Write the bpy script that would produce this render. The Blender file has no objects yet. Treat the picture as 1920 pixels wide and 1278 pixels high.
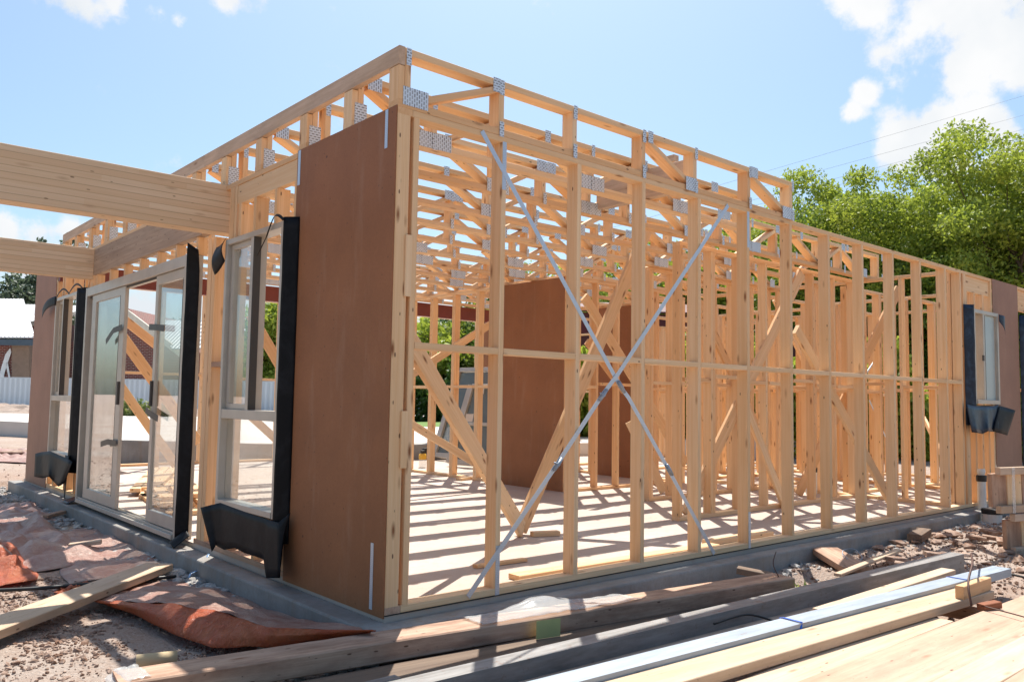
import bpy, bmesh, math, random
import numpy as np
from mathutils import Vector, Matrix, noise
random.seed(11); rng = np.random.default_rng(5)
sc = bpy.context.scene; COL = sc.collection
V = Vector
# ------------------------------------------------------------------ camera (solved from the frame's own geometry)
F = 1548.26; CAM = V((-2.2152, -3.4442, 1.0388)); YAW, PIT, ROL = .8543, .0722, .0162
fw = V((math.cos(PIT)*math.cos(YAW), math.cos(PIT)*math.sin(YAW), math.sin(PIT)))
r0 = fw.cross(V((0, 0, 1))).normalized(); u0 = r0.cross(fw)
rt = math.cos(ROL)*r0 + math.sin(ROL)*u0; up = -math.sin(ROL)*r0 + math.cos(ROL)*u0
cam = bpy.data.cameras.new("camera"); co = bpy.data.objects.new("camera", cam); COL.objects.link(co); sc.camera = co
co.matrix_world = Matrix.Translation(CAM) @ Matrix((rt, up, -fw)).transposed().to_4x4()
cam.sensor_width = 36; cam.lens = F/1920*36; cam.clip_end = 3000; cam.clip_start = .05
def ray(x, y): return fw*F + rt*(x-960) - up*(y-639)
def onX(x, y, c): d = ray(x, y); return CAM + d*((c-CAM.x)/d.x)      # where a sight line meets a wall or ground plane
def onY(x, y, c): d = ray(x, y); return CAM + d*((c-CAM.y)/d.y)
def onZ(x, y, c): d = ray(x, y); return CAM + d*((c-CAM.z)/d.z)
def dep(x, y, D): return CAM + ray(x, y)*(D/F)
GZ = -.16

# ------------------------------------------------------------------ materials
class NT:
    def __init__(s, name):
        s.m = bpy.data.materials.new(name); s.m.use_nodes = True; s.t = s.m.node_tree; s.n = s.t.nodes
        s.b = s.n['Principled BSDF']; s.b.inputs['Roughness'].default_value = .75
    def node(s, ty, **k):
        n = s.n.new(ty)
        for a, v in k.items():
            if a in n.inputs.keys(): s.set(n.inputs[a], v)
            else: setattr(n, a, v)
        return n
    def set(s, sock, v):
        if isinstance(v, bpy.types.NodeSocket): s.t.links.new(v, sock)
        else: sock.default_value = v
    def coord(s, scale=(1, 1, 1), rnd=True, kind='Object'):
        tc = s.node('ShaderNodeTexCoord'); o = tc.outputs[kind]
        if rnd:
            oi = s.node('ShaderNodeObjectInfo'); mu = s.node('ShaderNodeMath', operation='MULTIPLY')
            s.set(mu.inputs[0], oi.outputs['Random']); mu.inputs[1].default_value = 37.0
            ad = s.node('ShaderNodeVectorMath', operation='ADD'); s.set(ad.inputs[0], o); s.set(ad.inputs[1], mu.outputs[0]); o = ad.outputs[0]
        mp = s.node('ShaderNodeMapping'); s.set(mp.inputs[0], o); mp.inputs['Scale'].default_value = scale
        return mp.outputs[0]
    def noise(s, vec, scale, detail=4, rough=.55, dist=0):
        n = s.node('ShaderNodeTexNoise'); s.set(n.inputs['Vector'], vec); n.inputs['Scale'].default_value = scale
        n.inputs['Detail'].default_value = detail; n.inputs['Roughness'].default_value = rough; n.inputs['Distortion'].default_value = dist
        return n.outputs[0]
    def ramp(s, v, *st):
        n = s.node('ShaderNodeValToRGB'); s.set(n.inputs[0], v); e = n.color_ramp.elements
        while len(e) < len(st): e.new(.5)
        for i, (p, c) in enumerate(st):
            e[i].position = p; e[i].color = (c, c, c, 1) if isinstance(c, (int, float)) else (*c, 1)
        return n.outputs[0]
    def mix(s, f, a, b, mode='MIX'):
        n = s.node('ShaderNodeMix', data_type='RGBA', blend_type=mode)
        for i, v in ((0, f), (6, a), (7, b)):
            if isinstance(v, tuple) and len(v) == 3: v = (*v, 1)
            s.set(n.inputs[i], v)
        return n.outputs[2]
    def rand(s): return s.node('ShaderNodeObjectInfo').outputs['Random']
    def col(s, c):
        s.set(s.b.inputs['Base Color'], (*c, 1) if isinstance(c, tuple) else c); return s
    def bump(s, h, st=.3, d=.01):
        n = s.node('ShaderNodeBump'); s.set(n.inputs['Height'], h); n.inputs['Strength'].default_value = st; n.inputs['Distance'].default_value = d
        s.t.links.new(n.outputs[0], s.b.inputs['Normal']); return s
    def v(s, **k):
        for a, x in k.items(): s.set(s.b.inputs[a.replace('_', ' ')], x)
        return s

def wood(name, light, dark, knots=.8, dirt=0., dirtcol=(.16, .12, .09), lam=0.):
    w = NT(name)
    g = w.noise(w.coord((.7, 26, 26)), 1.6, 3, .6, .6)
    c = w.mix(w.ramp(g, (.32, 0), (.68, 1)), dark, light)
    fine = w.noise(w.coord((3, 160, 160)), 1.0, 2)
    c = w.mix(w.ramp(fine, (.35, .0), (.7, .22)), c, tuple(x*.72 for x in dark))
    # board to board tone
    c = w.mix(w.ramp(w.rand(), (0, .0), (.6, .15), (1, .5)), c, (dark[0]*.82, dark[1]*.75, dark[2]*.66))
    big = w.noise(w.coord((.8, 2, 2)), 1.3, 3)
    c = w.mix(w.ramp(big, (.45, 0), (.75, .25)), c, (light[0], light[1]*1.05, light[2]*1.2))
    if knots:
        vo = w.node('ShaderNodeTexVoronoi'); w.set(vo.inputs['Vector'], w.coord((4.2, 15, 15))); vo.inputs['Scale'].default_value = 1.0
        k = w.ramp(vo.outputs['Distance'], (.06, 1), (.10, .7), (.22, 0)); k2 = w.ramp(vo.outputs['Color'], (.50, 0), (.54, knots))
        kk = w.node('ShaderNodeMath', operation='MULTIPLY'); w.set(kk.inputs[0], k); w.set(kk.inputs[1], k2)
        c = w.mix(kk.outputs[0], c, (.22, .08, .028))
        v2 = w.node('ShaderNodeTexVoronoi'); w.set(v2.inputs['Vector'], w.coord((9, 26, 26))); v2.inputs['Scale'].default_value = 1.0
        e1 = w.ramp(v2.outputs['Distance'], (.09, 1), (.13, 0)); e2 = w.ramp(v2.outputs['Color'], (.66, 0), (.68, .9)); ee = w.node('ShaderNodeMath', operation='MULTIPLY'); w.set(ee.inputs[0], e1); w.set(ee.inputs[1], e2)
        c = w.mix(ee.outputs[0], c, (.10, .05, .03))
    if lam:
        sp = w.node('ShaderNodeSeparateXYZ'); tc = w.node('ShaderNodeTexCoord'); w.set(sp.inputs[0], tc.outputs['Object'])
        m1 = w.node('ShaderNodeMath', operation='MULTIPLY'); w.set(m1.inputs[0], sp.outputs['Z']); m1.inputs[1].default_value = 1/lam
        fr = w.node('ShaderNodeMath', operation='FRACT'); w.set(fr.inputs[0], m1.outputs[0])
        lin = w.ramp(fr.outputs[0], (.0, .85), (.13, 0)); c = w.mix(lin, c, (.22, .12, .06))
        fl = w.node('ShaderNodeMath', operation='FLOOR'); w.set(fl.inputs[0], m1.outputs[0])
        cb = w.node('ShaderNodeCombineXYZ'); w.set(cb.inputs[0], fl.outputs[0])
        xs = w.node('ShaderNodeMath', operation='MULTIPLY'); w.set(xs.inputs[0], sp.outputs['X']); xs.inputs[1].default_value = .8
        xf = w.node('ShaderNodeMath', operation='ADD'); wn0 = w.node('ShaderNodeTexWhiteNoise', noise_dimensions='3D'); w.set(wn0.inputs[0], cb.outputs[0])
        w.set(xf.inputs[0], xs.outputs[0]); w.set(xf.inputs[1], wn0.outputs[0])
        ff = w.node('ShaderNodeMath', operation='FLOOR'); w.set(ff.inputs[0], xf.outputs[0]); w.set(cb.inputs[1], ff.outputs[0])
        cb2 = w.node('ShaderNodeCombineXYZ'); w.set(cb2.inputs[0], fl.outputs[0]); w.set(cb2.inputs[1], ff.outputs[0])
        wn = w.node('ShaderNodeTexWhiteNoise', noise_dimensions='3D'); w.set(wn.inputs[0], cb2.outputs[0])
        c = w.mix(w.ramp(wn.outputs[0], (0, 0), (1, .6)), c, (dark[0]*.85, dark[1]*.75, dark[2]*.65))
    if dirt:
        d = w.noise(w.coord((1.2, 5, 5)), 2.2, 6, .7); c = w.mix(w.ramp(d, (.42, 0), (.72, dirt)), c, dirtcol)
        d2 = w.noise(w.coord((6, 9, 9)), 6, 3, .7); c = w.mix(w.ramp(d2, (.66, 0), (.74, dirt)), c, (.07, .035, .02))
    w.col(c).bump(g, .25, .003); w.v(Roughness=.7, Specular_IOR_Level=.25)
    return w.m
M = {}
M['pine'] = wood('pine', (.87, .645, .405), (.77, .505, .275), knots=.95)
M['pine2'] = wood('pine_warm', (.86, .59, .35), (.73, .445, .225), knots=.95)
M['pine_dirty'] = wood('pine_site_worn', (.60, .41, .29), (.46, .285, .19), dirt=.75, dirtcol=(.17, .075, .045))
M['pine_grey'] = wood('pine_weathered', (.72, .55, .41), (.57, .41, .285), dirt=.4, dirtcol=(.2, .13, .09))
M['glulam'] = wood('glulam', (.86, .69, .49), (.78, .59, .385), knots=.35, lam=.042)
M['lvl'] = wood('lvl_veneer', (.50, .36, .25), (.35, .235, .155), knots=.2, dirt=.3)
M['cream'] = wood('pine_pale_board', (.71, .56, .415), (.61, .45, .30), knots=.6, dirt=.45, dirtcol=(.36, .24, .17))
M['pink_board'] = wood('pine_dusty_board', (.64, .465, .345), (.53, .355, .25), knots=.5, dirt=.5, dirtcol=(.32, .19, .13))
M['dark_ply'] = wood('dark_form_board', (.26, .185, .13), (.13, .085, .06), knots=0, dirt=.5)
M['red_wood'] = wood('red_hardwood_block', (.34, .13, .06), (.22, .07, .035), knots=0, dirt=.3)

def board_mat(name, c, spots=True):
    w = NT(name); n = w.noise(w.coord(), 2.2, 5, .6); n2 = w.noise(w.coord(), 90, 2)
    cc = w.mix(w.ramp(n, (.35, 0), (.7, 1)), tuple(x*.88 for x in c), tuple(x*1.1 for x in c))
    cc = w.mix(w.ramp(n2, (.4, 0), (.75, .3)), cc, tuple(x*.6 for x in c))
    if spots:
        vo = w.node('ShaderNodeTexVoronoi'); w.set(vo.inputs['Vector'], w.coord()); vo.inputs['Scale'].default_value = 5.5
        cc = w.mix(w.ramp(vo.outputs['Distance'], (.025, .85), (.055, 0)), cc, (.05, .025, .02))
        v3 = w.node('ShaderNodeTexVoronoi'); w.set(v3.inputs['Vector'], w.coord()); v3.inputs['Scale'].default_value = 15; cc = w.mix(w.ramp(v3.outputs['Distance'], (.05, .6), (.09, 0)), cc, (.07, .035, .02))
        du = w.noise(w.coord((.5, 3, 3)), 3, 6, .7); cc = w.mix(w.ramp(du, (.55, 0), (.8, .35)), cc, (.42, .27, .19))
    w.col(cc).bump(n2, .15, .002); w.v(Roughness=.62, Specular_IOR_Level=.35); return w.m
M['hardboard'] = board_mat('brown_hardboard', (.30, .122, .050))
M['hardboard_far'] = board_mat('brown_hardboard_faded', (.33, .175, .115))

w = NT('galvanised_steel'); n = w.noise(w.coord((1, 6, 6)), 3, 5, .65)
w.col(w.mix(w.ramp(n, (.35, 0), (.7, 1)), (.42, .47, .52), (.55, .60, .66))); w.v(Metallic=.35, Roughness=.5)
n2 = w.noise(w.coord((2, 8, 8)), 5, 4, .75)
w.col(w.mix(w.ramp(n2, (.63, 0), (.72, .7)), w.mix(w.ramp(n, (.35, 0), (.7, 1)), (.27, .32, .38), (.38, .44, .51)), (.22, .14, .10))); M['galv'] = w.m
w = NT('dull_steel'); n = w.noise(w.coord((1, 6, 6)), 3, 5, .7); n2 = w.noise(w.coord((3, 3, 3)), 5, 4, .7)
w.col(w.mix(w.ramp(n2, (.6, 0), (.72, .7)), w.mix(w.ramp(n, (.35, 0), (.7, 1)), (.19, .18, .17), (.34, .33, .32)), (.17, .08, .05))); w.v(Metallic=.2, Roughness=.5); M['steel'] = w.m
w = NT('punched_plate')   # tooth slots of the pressed plates, in rows
tc = w.coord((1, 1, 1), rnd=False); br = w.node('ShaderNodeTexBrick'); 
sw = w.node('ShaderNodeSeparateXYZ'); w.set(sw.inputs[0], tc); cb = w.node('ShaderNodeCombineXYZ'); w.set(cb.inputs[0], sw.outputs['Z']); w.set(cb.inputs[1], sw.outputs['X'])
w.set(br.inputs['Vector'], cb.outputs[0]); br.inputs['Scale'].default_value = 1; br.inputs['Brick Width'].default_value = .026; br.inputs['Row Height'].default_value = .0145
br.inputs['Mortar Size'].default_value = .0042; br.inputs['Mortar Smooth'].default_value = .2
br.inputs['Color1'].default_value = (.22, .23, .24, 1); br.inputs['Color2'].default_value = (.42, .44, .46, 1); br.inputs['Mortar'].default_value = (.68, .74, .79, 1)
w.col(br.outputs[0]); w.v(Metallic=.3, Roughness=.42); M['plate'] = w.m
w = NT('perforated_strap'); vo = w.node('ShaderNodeTexVoronoi'); w.set(vo.inputs['Vector'], w.coord((22, 22, 22), rnd=False)); vo.inputs['Randomness'].default_value = 0.0
w.col(w.mix(w.ramp(vo.outputs['Distance'], (.12, .85), (.20, 0)), (.55, .62, .70), (.12, .12, .12))); w.v(Metallic=.4, Roughness=.36); M['strap'] = w.m

w = NT('concrete'); n = w.noise(w.coord(rnd=False), 1.6, 7, .65); n2 = w.noise(w.coord(rnd=False), 40, 4, .7)
c = w.mix(w.ramp(n, (.3, 0), (.7, 1)), (.19, .18, .165), (.36, .345, .325)); c = w.mix(w.ramp(n2, (.4, 0), (.75, .35)), c, (.17, .15, .13))
n3 = w.noise(w.coord((6, 6, 1), rnd=False), 1.4, 5, .6); c = w.mix(w.ramp(n3, (.52, 0), (.72, .5)), c, (.24, .165, .11))
w.col(c).bump(n2, .5, .006); M['concrete'] = w.m
w = NT('slab_top'); n = w.noise(w.coord(rnd=False), .9, 7, .6); n2 = w.noise(w.coord((2, 2, 2), rnd=False), 7, 6, .75)
c = w.mix(w.ramp(n, (.3, 0), (.7, 1)), (.42, .335, .275), (.55, .465, .40)); c = w.mix(w.ramp(n2, (.52, 0), (.72, .5)), c, (.46, .27, .17))
n3 = w.noise(w.coord((2, 9, 2), rnd=False), 14, 4, .8); c = w.mix(w.ramp(n3, (.66, 0), (.70, .5)), c, (.24, .13, .08))
w.col(c).bump(n2, .15, .004); M['slab'] = w.m
w = NT('pale_paving'); n = w.noise(w.coord(rnd=False), .4, 5); w.col(w.mix(w.ramp(n, (.3, 0), (.7, 1)), (.55, .51, .46), (.66, .62, .57))); M['paving'] = w.m

w = NT('site_dirt'); n = w.noise(w.coord(rnd=False), .55, 6, .6); n2 = w.noise(w.coord(rnd=False), 8, 6, .7); n3 = w.noise(w.coord(rnd=False), 55, 4, .7)
c = w.mix(w.ramp(n, (.35, 0), (.65, 1)), (.35, .235, .175), (.43, .355, .30)); c = w.mix(w.ramp(n2, (.4, 0), (.7, .6)), c, (.29, .18, .125))
c = w.mix(w.ramp(n3, (.5, 0), (.64, .6)), c, (.50, .42, .36)); c = w.mix(w.ramp(n3, (.30, .8), (.40, 0)), c, (.13, .075, .05))
w.col(c).bump(n3, .9, .02); w.v(Roughness=.95); M['dirt'] = w.m
w = NT('crushed_rock'); n = w.noise(w.coord(rnd=False), 20, 3); c = w.mix(w.ramp(n, (.35, 0), (.65, 1)), (.24, .225, .21), (.50, .48, .45)); w.col(c); w.v(Roughness=.9); M['rock'] = w.m
w = NT('red_clods'); n = w.noise(w.coord(rnd=False), 14, 3); c = w.mix(w.ramp(n, (.35, 0), (.65, 1)), (.17, .085, .05), (.44, .32, .25)); w.col(c); w.v(Roughness=.95); M['clod'] = w.m

def plain(name, c, rough=.6, **k):
    w = NT(name); n = w.noise(w.coord(), 6, 4); w.col(w.mix(w.ramp(n, (.3, 0), (.7, 1)), tuple(x*.9 for x in c), tuple(min(1, x*1.08) for x in c))); w.v(Roughness=rough, **k); return w.m
M['alu'] = plain('window_aluminium', (.46, .42, .36), .36, Metallic=.15)
M['alu_dark'] = plain('window_gasket', (.05, .045, .04), .6)
w = NT('black_flashing'); n = w.noise(w.coord(), 7, 4, .6, 1.0); w.col(w.mix(w.ramp(n, (.45, 0), (.7, 1)), (.006, .0065, .008), (.014, .015, .018))); w.bump(n, .2, .01); w.v(Roughness=.5, Specular_IOR_Level=.14); M['flash'] = w.m
w = NT('blue_black_flashing'); n = w.noise(w.coord(), 9, 4, .6, 1.0); w.col(w.mix(w.ramp(n, (.45, 0), (.7, 1)), (.008, .016, .034), (.025, .05, .09))); w.bump(n, .2, .01); w.v(Roughness=.4, Specular_IOR_Level=.35); M['flash_blue'] = w.m
M['tape'] = plain('dark_tape', (.03, .025, .022), .45)
M['pvc'] = plain('white_pvc', (.70, .69, .65), .4)
M['black'] = plain('black_rubber', (.015, .015, .015), .5)
M['rust'] = plain('rusty_wire', (.09, .035, .02), .6)
M['blue_strap'] = plain('blue_strapping', (.02, .12, .55), .35)
M['yellow'] = plain('mustard_liquid', (.62, .36, .03), .4)
M['label'] = plain('green_label', (.55, .54, .22), .5)
M['redoxide'] = plain('red_oxide_steel', (.17, .035, .028), .5)
M['maroon'] = plain('maroon_fence_steel', (.11, .018, .022), .5)
M['cream_paint'] = plain('cream_paint', (.66, .60, .50), .5)
M['navy'] = plain('navy_paint', (.05, .085, .12), .4)
M['render_brown'] = plain('brown_render', (.25, .17, .125), .9)
M['white_paint'] = plain('white_paint', (.78, .78, .78), .6)
M['wire'] = plain('power_cable', (.30, .31, .33), .6)
M['bark'] = plain('bark', (.10, .07, .045), .95)
w = NT('clear_glass'); nt = w.t; gl = w.node('ShaderNodeBsdfGlossy'); gl.inputs['Roughness'].default_value = .02
tr = w.node('ShaderNodeBsdfTransparent'); tr.inputs[0].default_value = (.95, .97, .965, 1); lw = w.node('ShaderNodeLayerWeight'); lw.inputs[0].default_value = .5; fr = w.node('ShaderNodeMapRange'); fr.interpolation_type = 'SMOOTHERSTEP'; w.set(fr.inputs[0], lw.outputs['Facing']); fr.inputs[1].default_value = .35; fr.inputs[3].default_value = .06; fr.inputs[4].default_value = .8
df = w.node('ShaderNodeBsdfDiffuse'); df.inputs[0].default_value = (.6, .62, .6, 1)
dn = w.noise(w.coord((1, 1, .6)), 3.5, 5, .7); dr = w.ramp(dn, (.5, .0), (.8, .12))
mx = w.node('ShaderNodeMixShader'); w.set(mx.inputs[0], fr.outputs[0]); nt.links.new(tr.outputs[0], mx.inputs[1]); nt.links.new(gl.outputs[0], mx.inputs[2])
mx2 = w.node('ShaderNodeMixShader'); w.set(mx2.inputs[0], dr); nt.links.new(mx.outputs[0], mx2.inputs[1]); nt.links.new(df.outputs[0], mx2.inputs[2])
nt.links.new(mx2.outputs[0], w.n['Material Output'].inputs[0]); M['glass'] = w.m
w = NT('frosted_glass'); w.col((.50, .60, .60)); w.v(Roughness=.3, Transmission_Weight=.25); M['frost'] = w.m
w = NT('dusky_glass'); w.col((.16, .19, .18)); w.v(Roughness=.12, Alpha=.72); M['dusky'] = w.m
w = NT('clear_plastic_wrap'); w.col((.75, .75, .73)); w.v(Roughness=.2, Alpha=.3); M['wrap'] = w.m
w = NT('clear_blue_plastic'); w.col((.35, .52, .75)); w.v(Roughness=.15, Alpha=.75); M['blueclear'] = w.m
def tarpm(name, c1, c2, tl):
    w = NT(name); n = w.noise(w.coord((1, 1, 1), rnd=False), 5, 6, .7); n2 = w.noise(w.coord((1, 1, 1), rnd=False), 26, 4, .7, 1.5)
    w.col(w.mix(w.ramp(n, (.38, 0), (.66, 1)), c1, c2)); w.bump(n2, .9, .02); w.v(Roughness=.42)
    tr = w.node('ShaderNodeBsdfTranslucent'); tr.inputs[0].default_value = (.8, .16, .05, 1); mx = w.node('ShaderNodeMixShader'); mx.inputs[0].default_value = tl
    w.t.links.new(w.b.outputs[0], mx.inputs[1]); w.t.links.new(tr.outputs[0], mx.inputs[2]); w.t.links.new(mx.outputs[0], w.n['Material Output'].inputs[0]); return w.m
M['tarp_dusty'] = tarpm('dusty_orange_film', (.36, .165, .12), (.50, .36, .295), .06)
M['tarp_orange'] = tarpm('bright_orange_film', (.48, .085, .022), (.52, .15, .05), .22)
w = NT('brick'); br = w.node('ShaderNodeTexBrick'); w.set(br.inputs['Vector'], w.coord(rnd=False, kind='UV')); br.inputs['Scale'].default_value = 1
br.inputs['Brick Width'].default_value = .24; br.inputs['Row Height'].default_value = .086; br.inputs['Mortar Size'].default_value = .011
br.inputs['Color1'].default_value = (.20, .035, .025, 1); br.inputs['Color2'].default_value = (.12, .025, .02, 1); br.inputs['Mortar'].default_value = (.33, .26, .22, 1)
w.col(br.outputs[0]); w.v(Roughness=.85); M['brick'] = w.m
def corrug(name, c, s):
    w = NT(name); wv = w.node('ShaderNodeTexWave', wave_type='BANDS', bands_direction='X'); w.set(wv.inputs['Vector'], w.coord(rnd=False, kind='UV')); wv.inputs['Scale'].default_value = s
    w.col(w.mix(wv.outputs[1], tuple(x*.78 for x in c), c)); w.bump(wv.outputs[1], 1.0, .04); w.v(Roughness=.45); return w.m
M['roof_white'] = corrug('white_corrugated_roof', (.55, .55, .56), 1.6)
M['roof_grey'] = corrug('grey_corrugated_roof', (.36, .40, .44), 1.6)
M['fence_white'] = corrug('white_corrugated_fence', (.60, .66, .72), 1.3)
w = NT('road_asphalt'); w.col((.06, .06, .062)); M['road'] = w.m
def leafm(name, c1, c2, c3, tc):
    w = NT(name); n = w.noise(w.coord(rnd=False), .9, 3); n2 = w.noise(w.coord(rnd=False), 9, 2)
    c = w.mix(w.ramp(n2, (.35, 0), (.65, 1)), c1, c2); c = w.mix(w.ramp(n, (.5, 0), (.68, .8)), c, c3); c = w.mix(w.ramp(w.noise(w.coord(rnd=False), 2.2, 3), (.37, .7), (.46, 0)), c, tuple(x*.45 for x in c1)); w.col(c); w.v(Roughness=.55)  # last mix paints dark patches as the shaded gaps between leaf clumps
    tr = w.node('ShaderNodeBsdfTranslucent'); w.set(tr.inputs[0], w.mix(.5, c, tc)); mx = w.node('ShaderNodeMixShader'); mx.inputs[0].default_value = .36
    w.t.links.new(w.b.outputs[0], mx.inputs[1]); w.t.links.new(tr.outputs[0], mx.inputs[2]); w.t.links.new(mx.outputs[0], w.n['Material Output'].inputs[0]); return w.m
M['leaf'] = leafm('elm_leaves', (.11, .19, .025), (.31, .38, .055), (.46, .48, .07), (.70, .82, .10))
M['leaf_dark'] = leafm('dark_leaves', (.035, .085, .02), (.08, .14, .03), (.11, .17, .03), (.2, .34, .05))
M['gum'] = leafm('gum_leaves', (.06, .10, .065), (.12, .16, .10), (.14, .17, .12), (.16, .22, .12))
M['grass'] = leafm('grass_blades', (.12, .19, .04), (.24, .25, .08), (.30, .27, .12), (.3, .4, .1))

# ------------------------------------------------------------------ object helpers
def mesh_obj(name, verts, faces, mat, parent=None, M4=None, smooth=False, uv=None):
    me = bpy.data.meshes.new(name); me.from_pydata([tuple(v) for v in verts], [], faces); me.validate()
    if mat is not None: me.materials.append(mat)
    if smooth: me.polygons.foreach_set('use_smooth', [True]*len(me.polygons))
    if uv is not None:
        l = me.uv_layers.new(name='UV'); l.data.foreach_set('uv', [c for p in me.polygons for i in p.vertices for c in uv[i]])
    o = bpy.data.objects.new(name, me); COL.objects.link(o)
    M4 = M4 or Matrix()
    if parent is not None:
        o.parent = parent; p = parent; W = parent.matrix_basis.copy()
        if parent.parent: W = parent.parent.matrix_basis @ W
        o.matrix_basis = W.inverted() @ M4
    else: o.matrix_basis = M4
    return o
def tag(o, label, cat, group=None):
    o['label'] = label; o['category'] = cat
    if group: o['group'] = group
    return o
def thing(name, label, cat, loc=(0, 0, 0), group=None):
    o = bpy.data.objects.new(name, None); COL.objects.link(o); o.empty_display_size = .1; o.matrix_basis = Matrix.Translation(V(loc)); return tag(o, label, cat, group)
def frame(p0, p1, upv=(0, 0, 1)):
    x = (p1-p0).normalized(); z = V(upv); z = (z - x*z.dot(x))
    if z.length < 1e-4: z = V((1, 0, 0)) - x*x.x
    z.normalize(); y = z.cross(x); m = Matrix((x, y, z)).transposed().to_4x4(); m.translation = (p0+p1)/2; return m
def stick(name, p0, p1, wy, wz, mat, parent=None, upv=(0, 0, 1), ch=.003, off=(0, 0)):
    """a sawn member from p0 to p1; its own X runs along the grain. upv gives the direction of its wz size"""
    p0, p1 = V(p0), V(p1); L = (p1-p0).length/2; a, b = wy/2, wz/2; c = min(ch, a*.4, b*.4)
    ring = [(a-c, -b), (a, -b+c), (a, b-c), (a-c, b), (-a+c, b), (-a, b-c), (-a, -b+c), (-a+c, -b)]
    vs = [(-L, y+off[0], z+off[1]) for y, z in ring] + [(L, y+off[0], z+off[1]) for y, z in ring]
    fs = [(i, (i+1) % 8, 8+(i+1) % 8, 8+i) for i in range(8)] + [tuple(range(7, -1, -1)), tuple(range(8, 16))]
    return mesh_obj(name, vs, fs, mat, parent, frame(p0, p1, upv))
def box(name, lo, hi, mat, parent=None, ch=.002):
    """axis-aligned box, grain along its longest side"""
    lo, hi = V(lo), V(hi); d = hi-lo; k = max(range(3), key=lambda i: d[i]); c = (lo+hi)/2; e = V((0, 0, 0)); e[k] = d[k]/2
    if k == 2: return stick(name, c-e, c+e, d.y, d.x, mat, parent, (1, 0, 0), ch)
    if k == 0: return stick(name, c-e, c+e, d.y, d.z, mat, parent, (0, 0, 1), ch)
    return stick(name, c-e, c+e, d.x, d.z, mat, parent, (0, 0, 1), ch)
def prism(name, pts, th, mat, parent=None, uvs=None, wob=0):
    """an outline with real thickness: pts are 3-D, th is the thickness vector"""
    pts = [V(p) for p in pts]; th = V(th); n = len(pts)
    vs = pts + [p+th for p in pts]; fs = [tuple(range(n)), tuple(range(2*n-1, n-1, -1))] + [(i, n+i, n+(i+1) % n, (i+1) % n) for i in range(n)]
    return mesh_obj(name, vs, fs, mat, parent, uv=(uvs+uvs) if uvs else None)
def tube(name, pts, r, mat, parent=None, n=8, r2=None, cap=True):
    pts = [V(p) for p in pts]; vs = []; fs = []
    for i, p in enumerate(pts):
        d = (pts[min(i+1, len(pts)-1)]-pts[max(i-1, 0)]).normalized(); a = d.orthogonal().normalized() if i == 0 else (a - d*a.dot(d)).normalized(); b = d.cross(a)
        rr = r if r2 is None else r+(r2-r)*i/(len(pts)-1)
        vs += [p+(a*math.cos(t)+b*math.sin(t))*rr for t in [2*math.pi*k/n for k in range(n)]]
    for i in range(len(pts)-1):
        fs += [(i*n+k, i*n+(k+1) % n, (i+1)*n+(k+1) % n, (i+1)*n+k) for k in range(n)]
    if cap: fs += [tuple(range(n-1, -1, -1)), tuple((len(pts)-1)*n+k for k in range(n))]
    return mesh_obj(name, vs, fs, mat, parent, smooth=True)
def sheetgrid(name, fn, nu, nv, mat, parent=None, th=.003, smooth=True):
    """a cloth-like surface from fn(u,v), given real thickness"""
    P = [[V(fn(i/nu, j/nv)) for j in range(nv+1)] for i in range(nu+1)]
    vs = [p for r in P for p in r]; fs = [(i*(nv+1)+j, (i+1)*(nv+1)+j, (i+1)*(nv+1)+j+1, i*(nv+1)+j+1) for i in range(nu) for j in range(nv)]
    o = mesh_obj(name, vs, fs, mat, parent, smooth=smooth); s = o.modifiers.new('thickness', 'SOLIDIFY'); s.thickness = th; s.offset = 0; return o
def structure(o): o['kind'] = 'structure'; return o
def stuff(o): o['kind'] = 'stuff'; return o

H = 2.506; PT = .035; SD = .09; SW = .035
# ------------------------------------------------------------------ world, sun, sky
SUN = V((.35, .40, 1)).normalized()
W = bpy.data.worlds.new("World"); sc.world = W; W.use_nodes = True; wt = W.node_tree; wn = wt.nodes; bg = wn['Background']
sky = wn.new('ShaderNodeTexSky'); sky.sky_type = 'NISHITA'; sky.sun_disc = False; sky.sun_elevation = math.asin(SUN.z); sky.sun_rotation = math.atan2(SUN.x, SUN.y)
sky.air_density = 1.0; sky.dust_density = 2.2; sky.ozone_density = 1.6; sky.altitude = 50
tc = wn.new('ShaderNodeTexCoord'); nrm = wn.new('ShaderNodeVectorMath'); nrm.operation = 'NORMALIZE'; wt.links.new(tc.outputs['Generated'], nrm.inputs[0])
BL = [(1640, -10, 85), (1740, 30, 120), (1850, 60, 130), (1810, 110, 75), (1910, 120, 75), (1960, 40, 170), (1800, 20, 140), (1900, 70, 120),
      (1622, 178, 32), (1600, 212, 34), (1690, 262, 70), (1760, 240, 55), (1830, 232, 66), (1870, 240, 60), (1900, 320, 80), (1780, 300, 60),
      (70, 432, 55), (130, 424, 45), (10, 425, 50), (40, 490, 90), (120, 500, 70), (260, 640, 150), (420, 640, 150), (800, 600, 110),
      (200, -6, 55), (300, 22, 34), (150, -14, 50), (430, -12, 55), (500, -10, 40), (330, 36, 22), (1000, 660, 160), (2400, 300, 260), (-500, 300, 260)]
acc = None
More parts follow.
